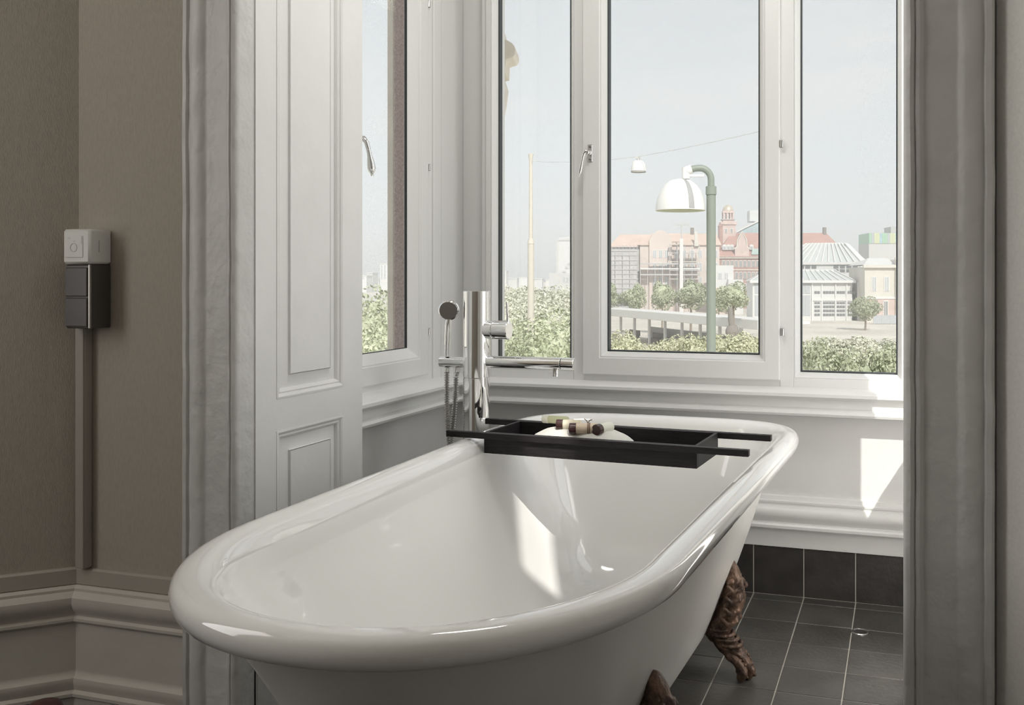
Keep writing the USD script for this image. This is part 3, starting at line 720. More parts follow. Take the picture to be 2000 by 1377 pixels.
# ------------------------------------------------------------ small things on floor and wall
dr = thing('floor_drain', 'small round polished floor drain cap in the tiles', 'drain', loc=(-.1085, 2.616, 0))
obj('ring', lathe([(.024, -.002), (.024, .0015), (.022, .0035), (.018, .0030), (.0175, .001)], 40), 'brushed_steel', dr)
obj('cap', lathe([(.0178, .0), (.0174, .0022), (.010, .0014), (.0, .0010)], 40), 'chrome', dr)

sw = thing('light_switch', 'dark surface-mounted double light switch under the white thermostat', 'switch')
obj('housing', box(-1.7785, -1.7065, 1.612, YR, .857, .999, .003), 'dark_plastic', sw)
obj('edge_strip', box(-1.7125, -1.7060, 1.609, 1.6135, .857, .999, .0015), 'edge_metal', sw, label='bright worn metal front edge')
for z0, z1 in ((.928, .992), (.861, .925)):
    obj('rocker', box(-1.7765, -1.7145, 1.6085, 1.614, z0, z1, .002), 'dark_plastic', sw)
th = thing('thermostat', 'white box thermostat on the wall above the dark light switch', 'thermostat')
obj('housing', box(-1.7805, -1.7040, 1.606, YR, 1.000, 1.077, .005), 'white_plastic', th, smooth=45)
obj('cover_plate', box(-1.771, -1.722, 1.6045, 1.607, 1.014, 1.062, .001), 'white_plastic', th)
obj('dial_mark', [moved(rotate(lathe([(.0095, 0), (.0095, .0006), (.0085, .0006), (.0085, 0)], 30), 90, [1, 0, 0]), (-1.747, 1.6045, 1.036))], 'grey_print', th)
obj('scale_mark', [box(-1.7255, -1.7245, 1.6039, 1.605, z, z + .0016) for z in np.arange(1.044, 1.061, .003)] + [box(-1.764, -1.756, 1.6039, 1.605, 1.0565, 1.0575), box(-1.748, -1.743, 1.6039, 1.605, 1.0500, 1.0508)], 'grey_print', th)
obj('vent_slot', box(-1.7045, -1.7035, 1.630, 1.632, 1.026, 1.052), 'grey_print', th)
cd = thing('cable_conduit', 'taupe painted cable conduit running down the corner from the switch', 'conduit')
obj('channel', box(-1.7865, -1.7590, 1.645, YR, .312, .857, .003), 'conduit_paint', cd)
obj('cover_strip', box(-1.7845, -1.7615, 1.6425, 1.6455, .314, .857, .001), 'conduit_paint', cd)
ft = thing('leather_pouf', 'dark reddish rounded object by the baseboard, barely in the picture at bottom left', 'footstool', loc=(-1.775, 1.555, 0))
obj('cushion', lathe([(0, 0), (.03, 0), (.036, .006), (.038, .022), (.036, .038), (.030, .048), (.018, .053), (0, .0545)], 32), 'oxblood_leather', ft, smooth=50)
obj('seam', moved(trimesh.creation.torus(.0375, .0012, 32, 8), (0, 0, .022)), 'dark_plastic', ft)

# ------------------------------------------------------------ the city outside: r to the right, d away from the window, metres; ground 7 m under the eye
GZ = -6.0


def city(r, d, z=GZ): return (r * CA - d * SA, r * SA + d * CA, z)


def place(name, label, cat, r, d, turn=0.0, z=GZ, group=None, kind=None): return thing(name, label, cat, city(r, d, z), YAW + turn, group, kind)


gv = []
obj('ground', T([(*city(-500, -30)[:2], GZ), (*city(500, -30)[:2], GZ), (*city(900, 1500)[:2], GZ), (*city(-900, 1500)[:2], GZ)], [(0, 1, 2), (0, 2, 3)]), 'gravel', smooth=False, kind='structure', label='pale gravel ground of the square and quays outside', cat='ground')


def slab(name, pts, z, material, label, cat): return obj(name, moved(extrude([city(r, d)[:2] for r, d in pts], .15), (0, 0, z - .15)), material, smooth=False, kind='structure', label=label, cat=cat)


slab('promenade', [(6, 92), (60, 118), (70, 100), (14, 72)], GZ + .16, 'path', 'pale paved promenade in front of the glass hall', 'path')
slab('quay_wall', [(13.6, 74), (66, 99.5), (66.4, 98.8), (14.2, 73.2)], GZ + 1.0, 'quay_stone', 'low stone quay wall beside the promenade', 'wall')

# street lamp
sl = place('street_lamp', 'white dome street lamp on a green post outside the middle window', 'lamp', 1.262, 12.7)
obj('post', tube([(0, 0, 0), (0, 0, 8.10)], .064, 20), 'post_green', sl)
obj('collar', [tube([(0, 0, 8.10), (0, 0, 8.105), (0, 0, 8.215), (0, 0, 8.22)], [.062, .074, .074, .060], 24)], 'post_green', sl)
arm = [(0, 0, 8.2), (0, 0, 8.30)] + [(-.155 + .155 * math.cos(a), 0, 8.31 + .160 * math.sin(a)) for a in np.linspace(0, math.pi / 2, 9)] + [(-.22, 0, 8.465), (-.31, 0, 8.44)]
obj('arm', tube(arm, .046, 18), 'post_green', sl)
obj('socket', [tube([(-.27, 0, 8.455), (-.34, 0, 8.432)], .062, 18), cyl((-.345, 0, 8.32), (-.345, 0, 8.48), .055, 18), box(-.30, -.10, -.03, .03, 8.35, 8.38)], 'shade_white', sl)
dome_pr = [(.34, 7.885), (.343, 7.90), (.338, 7.97), (.318, 8.06), (.278, 8.16), (.22, 8.24), (.14, 8.30), (.06, 8.32), (0, 8.325)]
sh = obj('shade', lathe(dome_pr, 48, (-.42, 0, 0)), 'shade_white', sl, smooth=60)
obj('shade_liner', lathe([(0, 8.29), (.13, 8.27), (.22, 8.2), (.30, 8.06), (.325, 7.90), (.335, 7.884), (.342, 7.886)], 48, (-.42, 0, 0)), 'shade_under', sh, smooth=60)
band = []
for rr, zz in dome_pr[1:]:
    band.append((rr + .006, zz))
ang = np.radians(np.linspace(-74, -61, 6)); bv, bf = [], []
for i, (rr, zz) in enumerate(band):
    for a in ang: bv.append((-.42 + rr * math.cos(a), rr * math.sin(a), zz + .003))
for i in range(len(band) - 1):
    for j in range(5): q = i * 6 + j; bf += [(q, q + 1, q + 7), (q, q + 7, q + 6)]
obj('strap', T(bv, bf), 'shade_band', sh, label='grey vertical strap over the shade')

# wire, hanging lamp, pole
pl = place('lamp_wire_pole', 'tall pale tapered pole outside the left light of the window', 'pole', -4.28, 45)
obj('shaft', [tube([(0, 0, 0), (0, 0, 8.7)], [.17, .155], 16), tube([(0, 0, 8.7), (0, 0, 12.9)], [.10, .085], 14)], 'pale_post', pl)
obj('cap', tube([(0, 0, 12.65), (0, 0, 12.97)], [.09, .13], 14), 'pale_post', pl)
obj('joint_collar', tube([(0, 0, 8.6), (0, 0, 8.85)], [.17, .13], 16), 'pale_post', pl)
pw = [np.array(city(-4.28, 45, 6.62)), np.array(city(.777, 37, 5.80)), np.array(city(5.06, 28, 5.58))]
wp = []
for a, b, sag in ((pw[0], pw[1], .12), (pw[1], pw[2], .05)):
    for t in np.linspace(0, 1, 9)[:-1]: wp.append(a + (b - a) * t - np.array([0, 0, sag * 4 * t * (1 - t)]))
obj('span_wire', tube(np.array(wp + [pw[2]]), .010, 5), 'wire', label='thin span wire across the sky from the pole', cat='wire')
p2 = place('lamp_wire_pole', 'slim pale pole hidden behind the right mullion that holds the span wire', 'pole', 5.06, 28)
obj('shaft', tube([(0, 0, 0), (0, 0, 11.75)], [.10, .075], 14), 'pale_post', p2); obj('cap', tube([(0, 0, 11.7), (0, 0, 11.85)], [.085, .09], 14), 'pale_post', p2)
hl = place('hanging_lamp', 'small white bell lamp hanging from the span wire in the sky', 'lamp', .777, 37, z=5.18)
obj('shade', lathe([(.0, .02), (.285, .02), (.295, 0), (.30, .05), (.285, .22), (.235, .38), (.16, .45), (.0, .46)], 28), 'shade_white', hl, smooth=50)
obj('rim', lathe([(.302, -.01), (.302, .04), (.29, .04), (.29, -.01)], 28), 'shade_band', hl)
obj('hanger', [cyl((0, 0, .45), (0, 0, .56), .06, 10), box(-.12, .12, -.03, .03, .53, .62)], 'steel_grey', hl)

# ------------------------------------------------------------ plants


def leaves(pts, nrm, size, seed):
    r = np.random.default_rng(seed); n = len(pts)
    a = nrm + r.normal(0, .55, (n, 3)); a /= np.linalg.norm(a, axis=1, keepdims=True)
    u = np.cross(a, r.normal(0, 1, (n, 3))); u /= np.linalg.norm(u, axis=1, keepdims=True); w = np.cross(a, u)
    s = size * r.uniform(.6, 1.25, (n, 1))
    v = np.stack([pts - u * s, pts - w * s * .55, pts + u * s, pts + w * s * .55], 1).reshape(-1, 3)
    i = np.arange(n) * 4
    return T(v, np.vstack([np.c_[i, i + 1, i + 2], np.c_[i, i + 2, i + 3]]))


def crown(n, rx, rz, zc, size, seed, lumps=16, lump=.42, pointed=0.0):
    r = np.random.default_rng(seed)
    cs = r.normal(0, 1, (lumps, 3)); cs /= np.linalg.norm(cs, axis=1, keepdims=True); cs *= r.uniform(.45, .72, (lumps, 1))
    which = r.integers(0, lumps, n); d = r.normal(0, 1, (n, 3)); d /= np.linalg.norm(d, axis=1, keepdims=True)
    p = cs[which] + d * lump * r.uniform(.75, 1.0, (n, 1)) ** .5
    p[:, :2] *= (1 - pointed * np.clip(p[:, 2:3], 0, 1))
    p = p * np.array([rx, rx, rz]); nn = d
    m = leaves(p + [0, 0, zc], nn, size, seed + 1)
    return m


def core(rx, rz, zc, seed):
    m = trimesh.creation.icosphere(3, 1.0); v = m.vertices; k = meshkit.fbm(v * 2.2 + seed, 3, seed)[:, None]
    m.vertices = v * (.40 + .30 * k) * np.array([rx, rx, rz]) + [0, 0, zc]; return m


def plant(name, label, cat, r, d, leafm, n, rx, rz, zc, size, seed, trunk=.12, pointed=0.0, group=None, lumps=16):
    t = place(name, label, cat, r, d, group=group)
    obj('foliage', cat_([crown(n, rx, rz, zc, size, seed, lumps, pointed=pointed), core(rx, rz, zc, seed)]), leafm, t, smooth=False, kind='stuff')
    obj('trunk', [tube([(0, 0, 0), (.05, 0, zc * .5), (0, .03, zc)], [trunk, trunk * .8, trunk * .5], 8)] + [tube([(0, 0, zc - rz * .6), (rx * .4 * math.cos(a), rx * .4 * math.sin(a), zc)], [trunk * .5, trunk * .25], 6) for a in (0, 2.1, 4.2)], 'bark', t)
    return t


rt = plant('round_tree', 'round clipped tree with a dark trunk, right of the green lamp post', 'tree', 9.36, 76, 'leaf_mid', 4200, 1.62, 1.42, 5.45, .095, 11, .14, .30)
fr_ = plant('round_tree', 'round clipped tree directly left of the green lamp post', 'tree', (1349 - 1209) / 1810 * 114, 114, 'leaf_mid', 4200, 2.35, 1.95, 4.95, .14, 12, .16, .35)
for u, sc, lb in ((1293, (.74, .74, .97), 'narrow clipped tree in front of the white scaffold mast'), (1238, (.76, .76, .93), 'clipped tree in front of the left scaffolded facade'), (1184, (.9, .9, .95), 'clipped tree cut by the left edge of the middle pane'), (1404, (.6, .6, .85), 'small clipped tree half hidden behind the green lamp post')):
    copy_of(fr_, 'round_tree', lb, city((u - 1209) / 1810 * 114, 114), YAW + u * 1.7, 'tree', None, sc)


def mass(name, label, cat, leafm, rx, rz, zc, n, size, seed, spots):
    """a belt of growth that nobody could count: one object"""
    ms = []
    for i, (u, d, top, sx) in enumerate(spots):
        zt = EYE - (top - 542) / 1810 * d - GZ; m = cat_([crown(n, rx, rz, zc, size, seed + i % 5, 22), core(rx, rz, zc, seed + i % 5), box(-.05, .05, -.05, .05, 0, zc)])
        m = rotz(m, i * 77); m.apply_scale([sx, sx, zt / (zc + rz)]); m.apply_translation(city((u - 1209) / 1810 * d, d)); ms.append(m)
    return obj(name, ms, leafm, smooth=False, label=label, cat=cat, kind='stuff')


r0 = np.random.default_rng(5)
mass('flowering_shrub_belt', 'pale yellow-green belt of flowering shrubs below the middle pane', 'shrubs', 'leaf_pale', 1.2, 1.45, 3.0, 3000, .085, 21,
     [(r0.uniform(1212, 1500), r0.uniform(36, 52), r0.uniform(638, 682), r0.uniform(.7, 1.15)) for k in range(30)])
mass('shrub_thicket', 'leafy green shrub thicket low in the right pane', 'shrubs', 'leaf_mid', 1.2, 1.5, 3.0, 3200, .075, 31,
     [(u, r0.uniform(26, 34), t, r0.uniform(.6, .95)) for u, t in ((1562, 655), (1590, 648), (1612, 664), (1640, 690), (1660, 676), (1690, 668), (1712, 672), (1738, 666), (1765, 664), (1600, 700), (1680, 705), (1745, 700), (1790, 668))])
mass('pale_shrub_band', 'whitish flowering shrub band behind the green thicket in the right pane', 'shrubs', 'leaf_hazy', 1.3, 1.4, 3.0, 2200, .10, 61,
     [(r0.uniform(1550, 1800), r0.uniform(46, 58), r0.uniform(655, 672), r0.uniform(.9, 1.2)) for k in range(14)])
lt = plant('leafy_tree', 'green leafy tree low in the left pane, right of the tall pole', 'tree', -2.9, 40, 'leaf_mid', 5200, 1.9, 2.0, 3.6, .095, 41, .12, lumps=26)
for uu, dd, top, sx, lb in ((1116, 44, 630, .8, 'green leafy tree beside the left mullion'), (1003, 47, 612, .8, 'green leafy tree behind the mixer lever in the left pane')):
    zt = .97 - (top - 542) / 1810 * dd; copy_of(lt, 'leafy_tree', lb, city((uu - 1209) / 1810 * dd, dd), uu, 'tree', None, (sx, sx, (zt - GZ) / 5.6))
for uu, dd, top, sx, lb in ((716, 36, 566, 1.05, 'green leafy tree filling the left side window'), (762, 41, 572, .9, 'green leafy tree next to the granite pier in the left side window'), (735, 31, 632, .9, 'lower green tree in front in the left side window')):
    zt = .97 - (top - 542) / 1810 * dd; copy_of(lt, 'leafy_tree', lb, city((uu - 1209) / 1810 * dd, dd), uu, 'tree', None, (sx, sx, (zt - GZ) / 5.6))
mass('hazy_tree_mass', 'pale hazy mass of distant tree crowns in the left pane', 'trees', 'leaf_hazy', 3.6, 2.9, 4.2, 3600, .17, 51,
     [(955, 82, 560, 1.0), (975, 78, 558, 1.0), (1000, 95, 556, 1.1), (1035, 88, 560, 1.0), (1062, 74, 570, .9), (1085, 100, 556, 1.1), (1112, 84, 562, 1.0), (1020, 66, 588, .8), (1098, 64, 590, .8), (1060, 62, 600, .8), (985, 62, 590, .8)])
plant('bushy_tree', 'round bushy tree in front of the cream classical building', 'tree', (1690 - 1209) / 1810 * 122, 122, 'leaf_mid', 3600, 2.3, 1.75, 2.9, .13, 71, .14)

# dark trunk and bin by the canopy
pt_ = place('bare_trunk', 'dark bare trunk with a swollen middle right of the lamp post', 'tree trunk', 9.05, 73)
obj('trunk', tube([(0, 0, 0), (.1, 0, 1.8), (-.25, 0, 3.6), (-.3, 0, 4.6)], [.32, .26, .22, .18], 10), 'brown_thing', pt_)
obj('burl', [trimesh.Trimesh(*(lambda m: (m.vertices * [.55, .4, .6] + [-.12, 0, 2.7], m.faces))(trimesh.creation.icosphere(2)))], 'brown_thing', pt_)
bn = place('round_bin', 'round grey bin on the pale ground right of the lamp post', 'bin', 8.45, 76)
obj('drum', lathe([(0, 0), (.55, 0), (.75, .5), (.75, .9), (.5, 1.25), (0, 1.3)], 20), 'steel_grey', bn, smooth=50)
obj('lid', lathe([(.4, 1.25), (.42, 1.32), (.2, 1.42), (0, 1.44)], 18), 'brown_thing', bn)

# ------------------------------------------------------------ platform canopy
cp = place('platform_canopy', 'long white station canopy on slim posts behind the shrubs', 'canopy', -1.6, 108, math.degrees(math.atan2(-30, 13.3)))
obj('roof', [box(-3, 35.8, -1.6, 3.2, 3.05, 3.35, .05), box(-3, 35.8, -1.9, -1.6, 2.75, 3.55, .04)], 'white_trim', cp)
for k in range(10): obj('post', box(-1 + 3.6 * k - .12, -1 + 3.6 * k + .12, -.9, -.66, 0, 3.05, .02), 'white_trim', cp)
obj('back_wall', box(6, 34, 2.6, 2.9, 0, 1.5), 'haze_building', cp, label='grey wall under the roof')
for k in range(4): obj('bench', [box(4 + 6 * k, 6.6 + 6 * k, .6, 1.3, .0, .5), box(4 + 6 * k, 6.6 + 6 * k, 1.25, 1.4, .5, 1.1)], 'brown_thing', cp)

# car low in the left pane
cr = place('parked_car', 'pinkish red parked car low in the left pane', 'car', -9.6, 84, 8)
from shapely.geometry import Polygon
bodyp = [(-2.1, .35), (2.1, .35), (2.15, .8), (1.5, .95), (1.0, 1.42), (-1.1, 1.45), (-1.7, .98), (-2.15, .9)]
b_ = extrude(bodyp, 1.7); b_ = rotate(b_, 90, [1, 0, 0]); obj('body', moved(b_, (0, .85, 0)), 'car_paint', cr)
obj('side_window', [box(-1.25, -.2, -.87, -.84, .98, 1.34), box(-.1, .85, -.87, -.84, .98, 1.34)], 'car_glass', cr)
for x in (-1.35, 1.35): obj('wheel', cyl((x, -.88, .34), (x, -.66, .34), .34, 20), 'tyre', cr)

# ------------------------------------------------------------ buildings


def facade_windows(t, xs, z0, z1, w, y, name='window', material='dark_glass', frame='white_trim', depth=.12):
    for x in xs:
        q = obj(name, [box(x - w / 2 - .12, x + w / 2 + .12, y - .08, y + .02, z1, z1 + .14), box(x - w / 2 - .12, x - w / 2, y - .08, y + .02, z0, z1), box(x + w / 2, x + w / 2 + .12, y - .08, y + .02, z0, z1), box(x - .05, x + .05, y - .06, y, z0, z1)], frame, t, smooth=False)
        obj('glazing', box(x - w / 2, x + w / 2, y - .04, y, z0, z1), material, q, smooth=False)


def hip(x0, x1, y0, y1, z0, rx0, rx1, ry, z1):
    v = [(x0, y0, z0), (x1, y0, z0), (x1, y1, z0), (x0, y1, z0), (rx0, ry, z1), (rx1, ry, z1)]
    m = T(v, [(0, 1, 5), (0, 5, 4), (1, 2, 5), (2, 3, 4), (2, 4, 5), (3, 0, 4), (0, 2, 1), (0, 3, 2)]); m.fix_normals(); return m


def H(v, d): return 6.97 + (542 - v) / 1810 * d          # height above ground seen at distance d (survey note)


# red brick building with the clock tower
D = 208; K = D / 1810
bb_ = place('brick_building', 'red brick building with a domed tower and red hipped roof', 'building', (1403 - 1209) * K, D)
obj('wall', box(0, 29, 0, 14, 0, 11.6), 'brick_red', bb_)
obj('roof', hip(-.4, 29.4, -.5, 14.5, 11.6, 3.6, 25.8, 7, 17.3), 'roof_red', bb_, smooth=False)
obj('cornice', box(-.3, 29.3, -.35, 0, 11.25, 11.75), 'stone_cream', bb_)
obj('string_course', box(-.1, 29.1, -.15, 0, 8.55, 8.8), 'stone_cream', bb_)
for z0, z1 in ((9.3, 10.7), (6.6, 8.1), (4.0, 5.5)): facade_windows(bb_, [1.2 + .95 * k for k in range(9)], z0, z1, .5, 0, material='dark_glass')
gb = extrude([(3.7, 11.4), (6.9, 11.4), (6.9, 13.4), (6.3, 13.8), (6.1, 15.4), (5.3, 17.2), (4.5, 15.4), (4.3, 13.8), (3.7, 13.4)], .5); gb = moved(rotate(gb, 90, [1, 0, 0]), (0, .3, 0))
g_ = obj('gable', gb, 'brick_pink', bb_, smooth=False)
obj('coping', [moved(rotate(extrude(p, .62), 90, [1, 0, 0]), (0, .36, 0)) for p in ([(3.6, 13.3), (4.3, 13.7), (4.4, 15.4), (5.3, 17.2), (5.3, 17.5), (4.2, 15.5), (4.05, 13.9), (3.5, 13.6)], [(7.0, 13.3), (6.3, 13.7), (6.2, 15.4), (5.3, 17.2), (5.3, 17.5), (6.4, 15.5), (6.55, 13.9), (7.1, 13.6)])], 'stone_cream', g_, smooth=False)
obj('cross_roof', T([(3.9, 0, 13.4), (6.7, 0, 13.4), (5.3, 0, 17.0), (3.9, 6, 13.4), (6.7, 6, 13.4), (5.3, 6.5, 17.0)], [(0, 3, 5), (0, 5, 2), (1, 2, 5), (1, 5, 4)]), 'roof_salmon', bb_, smooth=False)
for x in (1.5, 2.4, 3.2, 7.6, 19.4, 22.9, 26.4):
    q = obj('dormer', [box(x - .45, x + .45, .9, 3.2, 13.1, 14.0, .1), moved(rotate(cyl((0, 0, 0), (0, 0, 2.2), .45, 14), -90, [1, 0, 0]), (x, .9, 14.0))], 'white_trim', bb_, smooth=False)
    obj('pane', box(x - .28, x + .28, .86, .92, 13.25, 13.95), 'grey_glass', q)
rl = obj('roof_light', T([(7.4, -.2, 12.1), (12.5, -.2, 12.1), (12.5, 1.0, 13.5), (7.8, 1.0, 13.5), (7.4, 1.2, 12.1), (12.5, 1.2, 12.1)], [(0, 1, 2), (0, 2, 3), (0, 3, 4), (1, 5, 2)]), 'green_roof', bb_, smooth=False, label='green glazed strip on the roof')
obj('chimney', box(25.0, 25.7, 6.4, 7.4, 16.8, 18.6), 'brown_thing', bb_)
tw_ = obj('tower_shaft', [box(1.4, 4.7, 6, 9.3, 11, 19.6), box(1.15, 4.95, 5.75, 9.55, 19.2, 19.8)], 'brick_pink', bb_)
obj('stair_turret', [lathe([(.55, 11), (.55, 18.6), (.65, 18.8), (0, 19.6)], 12, (1.15, 6.2, 0))], 'brick_red', bb_)
ln = obj('lantern', [box(1.75, 4.35, 6.35, 8.95, 19.8, 20.4), box(1.75, 4.35, 6.35, 8.95, 21.9, 22.4)] + [box(x, x + .32, y, y + .32, 20.4, 21.9) for x in (1.8, 2.6, 3.4, 4.0) for y in (6.4, 8.6)], 'brick_pink', bb_)
obj('lantern_balcony', box(1.5, 4.6, 6.1, 9.2, 20.3, 20.5), 'steel_grey', ln)
obj('dome', lathe([(1.25, 22.4), (1.28, 22.7), (1.1, 23.2), (.75, 23.6), (.3, 23.85), (0, 23.95)], 20, (3.05, 7.65, 0)), 'gold', bb_, smooth=50)
facade_windows(bb_, [2.4, 3.7], 17.2, 18.2, .4, 6)
facade_windows(bb_, [3.05], 14.6, 15.8, .5, 6)

# teal glass building behind
D = 236; K = D / 1810
tb = place('teal_building', 'teal glass building behind the domed tower', 'building', (1438 - 1209) * K, D)
obj('body', moved(rotate(extrude([(0, 0), (9, 0), (9, 21.8), (6, 21.3), (2, 19.4), (0, 18.3)], 12), 90, [1, 0, 0]), (0, 12, 0)), 'teal_roof', tb, smooth=False)
obj('roof_edge', moved(rotate(extrude([(0, 18.3), (2, 19.4), (6, 21.3), (9, 21.8), (9, 22.2), (6, 21.7), (1.9, 19.8), (0, 18.7)], .4), 90, [1, 0, 0]), (0, 0, 0)), 'white_trim', tb, smooth=False)
for k in range(8): obj('mullion', box(.6 + 1.1 * k, .72 + 1.1 * k, -.1, 0, 6, 18.2 + .35 * k), 'steel_grey', tb)
obj('roof_plant', box(4, 9.6, 4, 9, 21.5, 24.4), 'haze_white', tb)

# scaffolded building
D = 190; K = D / 1810
sb_ = place('scaffolded_building', 'pale building under scaffolding with salmon roofs, left of the lamp post', 'building', (1190 - 1209) * K, D)
obj('main_wall', box(6.3, 22.6, 0, 9, 0, 13.6), 'plaster_pink', sb_)
obj('side_wing', box(.3, 6.3, .6, 9, 0, 13.2), 'scaffold_net', sb_)
obj('roof', hip(5.8, 23.0, -.4, 9.4, 13.6, 9, 22.4, 4.5, 16.2), 'roof_salmon', sb_, smooth=False)
obj('wing_roof', hip(-.2, 8, .2, 9.4, 13.2, 2.2, 9.0, 4.5, 16.0), 'roof_salmon', sb_, smooth=False)
gp = [(8.2, 0), (12.8, 0), (12.8, 14.6), (12.3, 15.6), (11.4, 16.4), (10.5, 16.7), (9.6, 16.4), (8.7, 15.6), (8.2, 14.6)]
obj('gable_bay', moved(rotate(extrude(gp, 3), 90, [1, 0, 0]), (0, 2.4, 0)), 'plaster_pink', sb_, smooth=False)
for z0, z1 in ((11.0, 12.5), (8.3, 9.9), (5.4, 7.0), (2.6, 4.2)):
    facade_windows(sb_, [9.3, 10.5, 11.7], z0, z1, .6, -.6, material='grey_glass')
    facade_windows(sb_, [13.8, 15.4, 17.0, 18.6, 20.2, 21.8], z0, z1, .6, 0, material='grey_glass')
obj('chimney', box(17.0, 17.7, 4, 5, 15.6, 17.4), 'brown_thing', sb_)
obj('step_gable', moved(rotate(extrude([(17.4, 13.4), (18.3, 13.4), (18.0, 16.0), (17.5, 16.6)], .5), 90, [1, 0, 0]), (0, -.1, 0)), 'stone_cream', sb_, smooth=False)
sc_ = place('scaffolding', 'grey tube scaffolding with netting on the left of the pale building', 'scaffolding', (1190 - 1209) * K, D - 1.6)
for k in range(9): obj('upright', box(-.2 + .74 * k - .05, -.2 + .74 * k + .05, -.05, .05, 0, 13.6 - .35 * (k < 3)), 'steel_grey', sc_, smooth=False)
for k in range(7): obj('platform', box(-.3, 5.9, -.1, .9, 1.9 * k + .9, 1.9 * k + 1.08), 'scaffold_net' if k % 2 else 'steel_grey', sc_, smooth=False)
for k in range(7): obj('guard_rail', box(-.3, 5.9, -.08, 0, 1.9 * k + 1.9, 1.9 * k + 1.98), 'steel_grey', sc_, smooth=False)
for k in range(4): obj('netting', box(-.3 + 1.5 * k, 1.1 + 1.5 * k, .05, .08, 3.0 + .6 * (k % 2), 12.6), 'scaffold_net', sc_, smooth=False)
s2 = place('scaffolding', 'white banded scaffolding with platforms in front of the pink facade', 'scaffolding', (1250 - 1209) * K, D - 2.2)
for z, m_ in ((8.6, 'white_trim'), (9.6, 'steel_grey'), (7.4, 'steel_grey')): obj('platform', box(0, 12.2, -.1, .9, z, z + .28), m_, s2, smooth=False)
for k in range(5): obj('platform', box(5.9, 11.9 if k < 4 else 9.0, -.1, .9, 6.6 + 1.75 * k, 6.75 + 1.75 * k), 'steel_grey' if k % 2 else 'pale_post', s2, smooth=False)
for k in range(9): obj('upright', box(1.5 * k - .06, 1.5 * k + .06, -.06, .06, 0, 9.9 if k < 4 else 13.6), 'steel_grey', s2, smooth=False)
ms = place('mast_climber', 'white lattice mast with a T-shaped top rising over the salmon roof', 'mast', (1329 - 1209) * K, D - 3)
obj('mast', [box(-.35, .35, -.3, .3, 0, 14.8)], 'white_trim', ms)
obj('crane_top', [box(-.12, .12, -.1, .1, 14.8, 17.6), box(-1.6, 1.6, -.08, .08, 17.5, 17.72)], 'steel_grey', ms)

# white wing between scaffolding and brick building
D = 178; K = D / 1810
ww = place('white_annex', 'white flat-roofed annex between lamp post and brick building', 'building', (1396 - 1209) * K, D)
obj('wall', box(0, 3.6, 0, 8, 0, 9.3), 'haze_white', ww); obj('low_wing', box(2.4, 5.2, -2, 6, 0, 6.6), 'haze_white', ww); obj('brick_base', box(.1, 3.0, -.2, 0, 0, 5.0), 'brick_pink', ww)
facade_windows(ww, [1.0, 2.2], 6.6, 7.8, .6, 0, material='grey_glass')

# glass hall
D = 165; K = D / 1810
gh = place('glass_hall', 'large white glazed hall with ribbed glass roof in the right pane', 'building', (1683 - 1209) * K, D, -20)
LW, LD = 14.0, 22.0
obj('wall', box(-LW, 0, 0, LD, 0, 9.4), 'haze_white', gh)
obj('roof_glass', hip(-LW, 0, 0, LD, 9.6, -LW + 3.5, -3.5, 5.0, 13.2), 'roof_glass', gh, smooth=False)
rf = [(-LW, 0, 9.6), (0, 0, 9.6), (0, LD, 9.6)]
obj('eaves_beam', [box(-LW - .3, .3, -.3, .1, 9.3, 9.75), box(-.1, .3, -.3, LD, 9.3, 9.75)], 'white_trim', gh)
obj('ridge_beam', [box(-LW + 3.4, -3.4, 4.85, 5.15, 13.1, 13.4), tube([(0, 0, 9.7), (-3.5, 5, 13.3)], .16, 6), tube([(-LW, 0, 9.7), (-LW + 3.5, 5, 13.3)], .16, 6)], 'white_trim', gh)
for k in range(13):
    a = k / 12; obj('glazing_bar', tube([(-LW + LW * a, -.05, 9.72), (-LW + 3.5 + (LW - 7) * a, 4.9, 13.32)], .13, 6), 'white_trim', gh)
for k in range(1, 9):
    a = k / 8; obj('glazing_bar', tube([(.05, LD * .5 * a, 9.72), (-3.4, 5.0, 13.3) if a < .3 else (-3.4, 5 + (LD * .5 * a - 5) * .9, 13.3)], .12, 6), 'white_trim', gh)
for g0 in (-13.3, -4.9):
    for k in range(5 if g0 < -10 else 4):
        x = g0 + 1.12 * k
        obj('window', [box(x, x + .86, -.06, 0, 8.6, 9.15), box(x, x + .86, -.06, 0, 7.9, 8.45)], 'dark_glass', gh, smooth=False)
for k in range(4):
    for j in range(3): obj('window', box(0, .06, 1.0 + 2.6 * k, 2.9 + 2.6 * k, 5.2 + 1.35 * j, 6.2 + 1.35 * j), 'grey_glass', gh, smooth=False)
obj('corner_post', box(-.2, .25, -.25, .2, 0, 9.5), 'white_trim', gh)

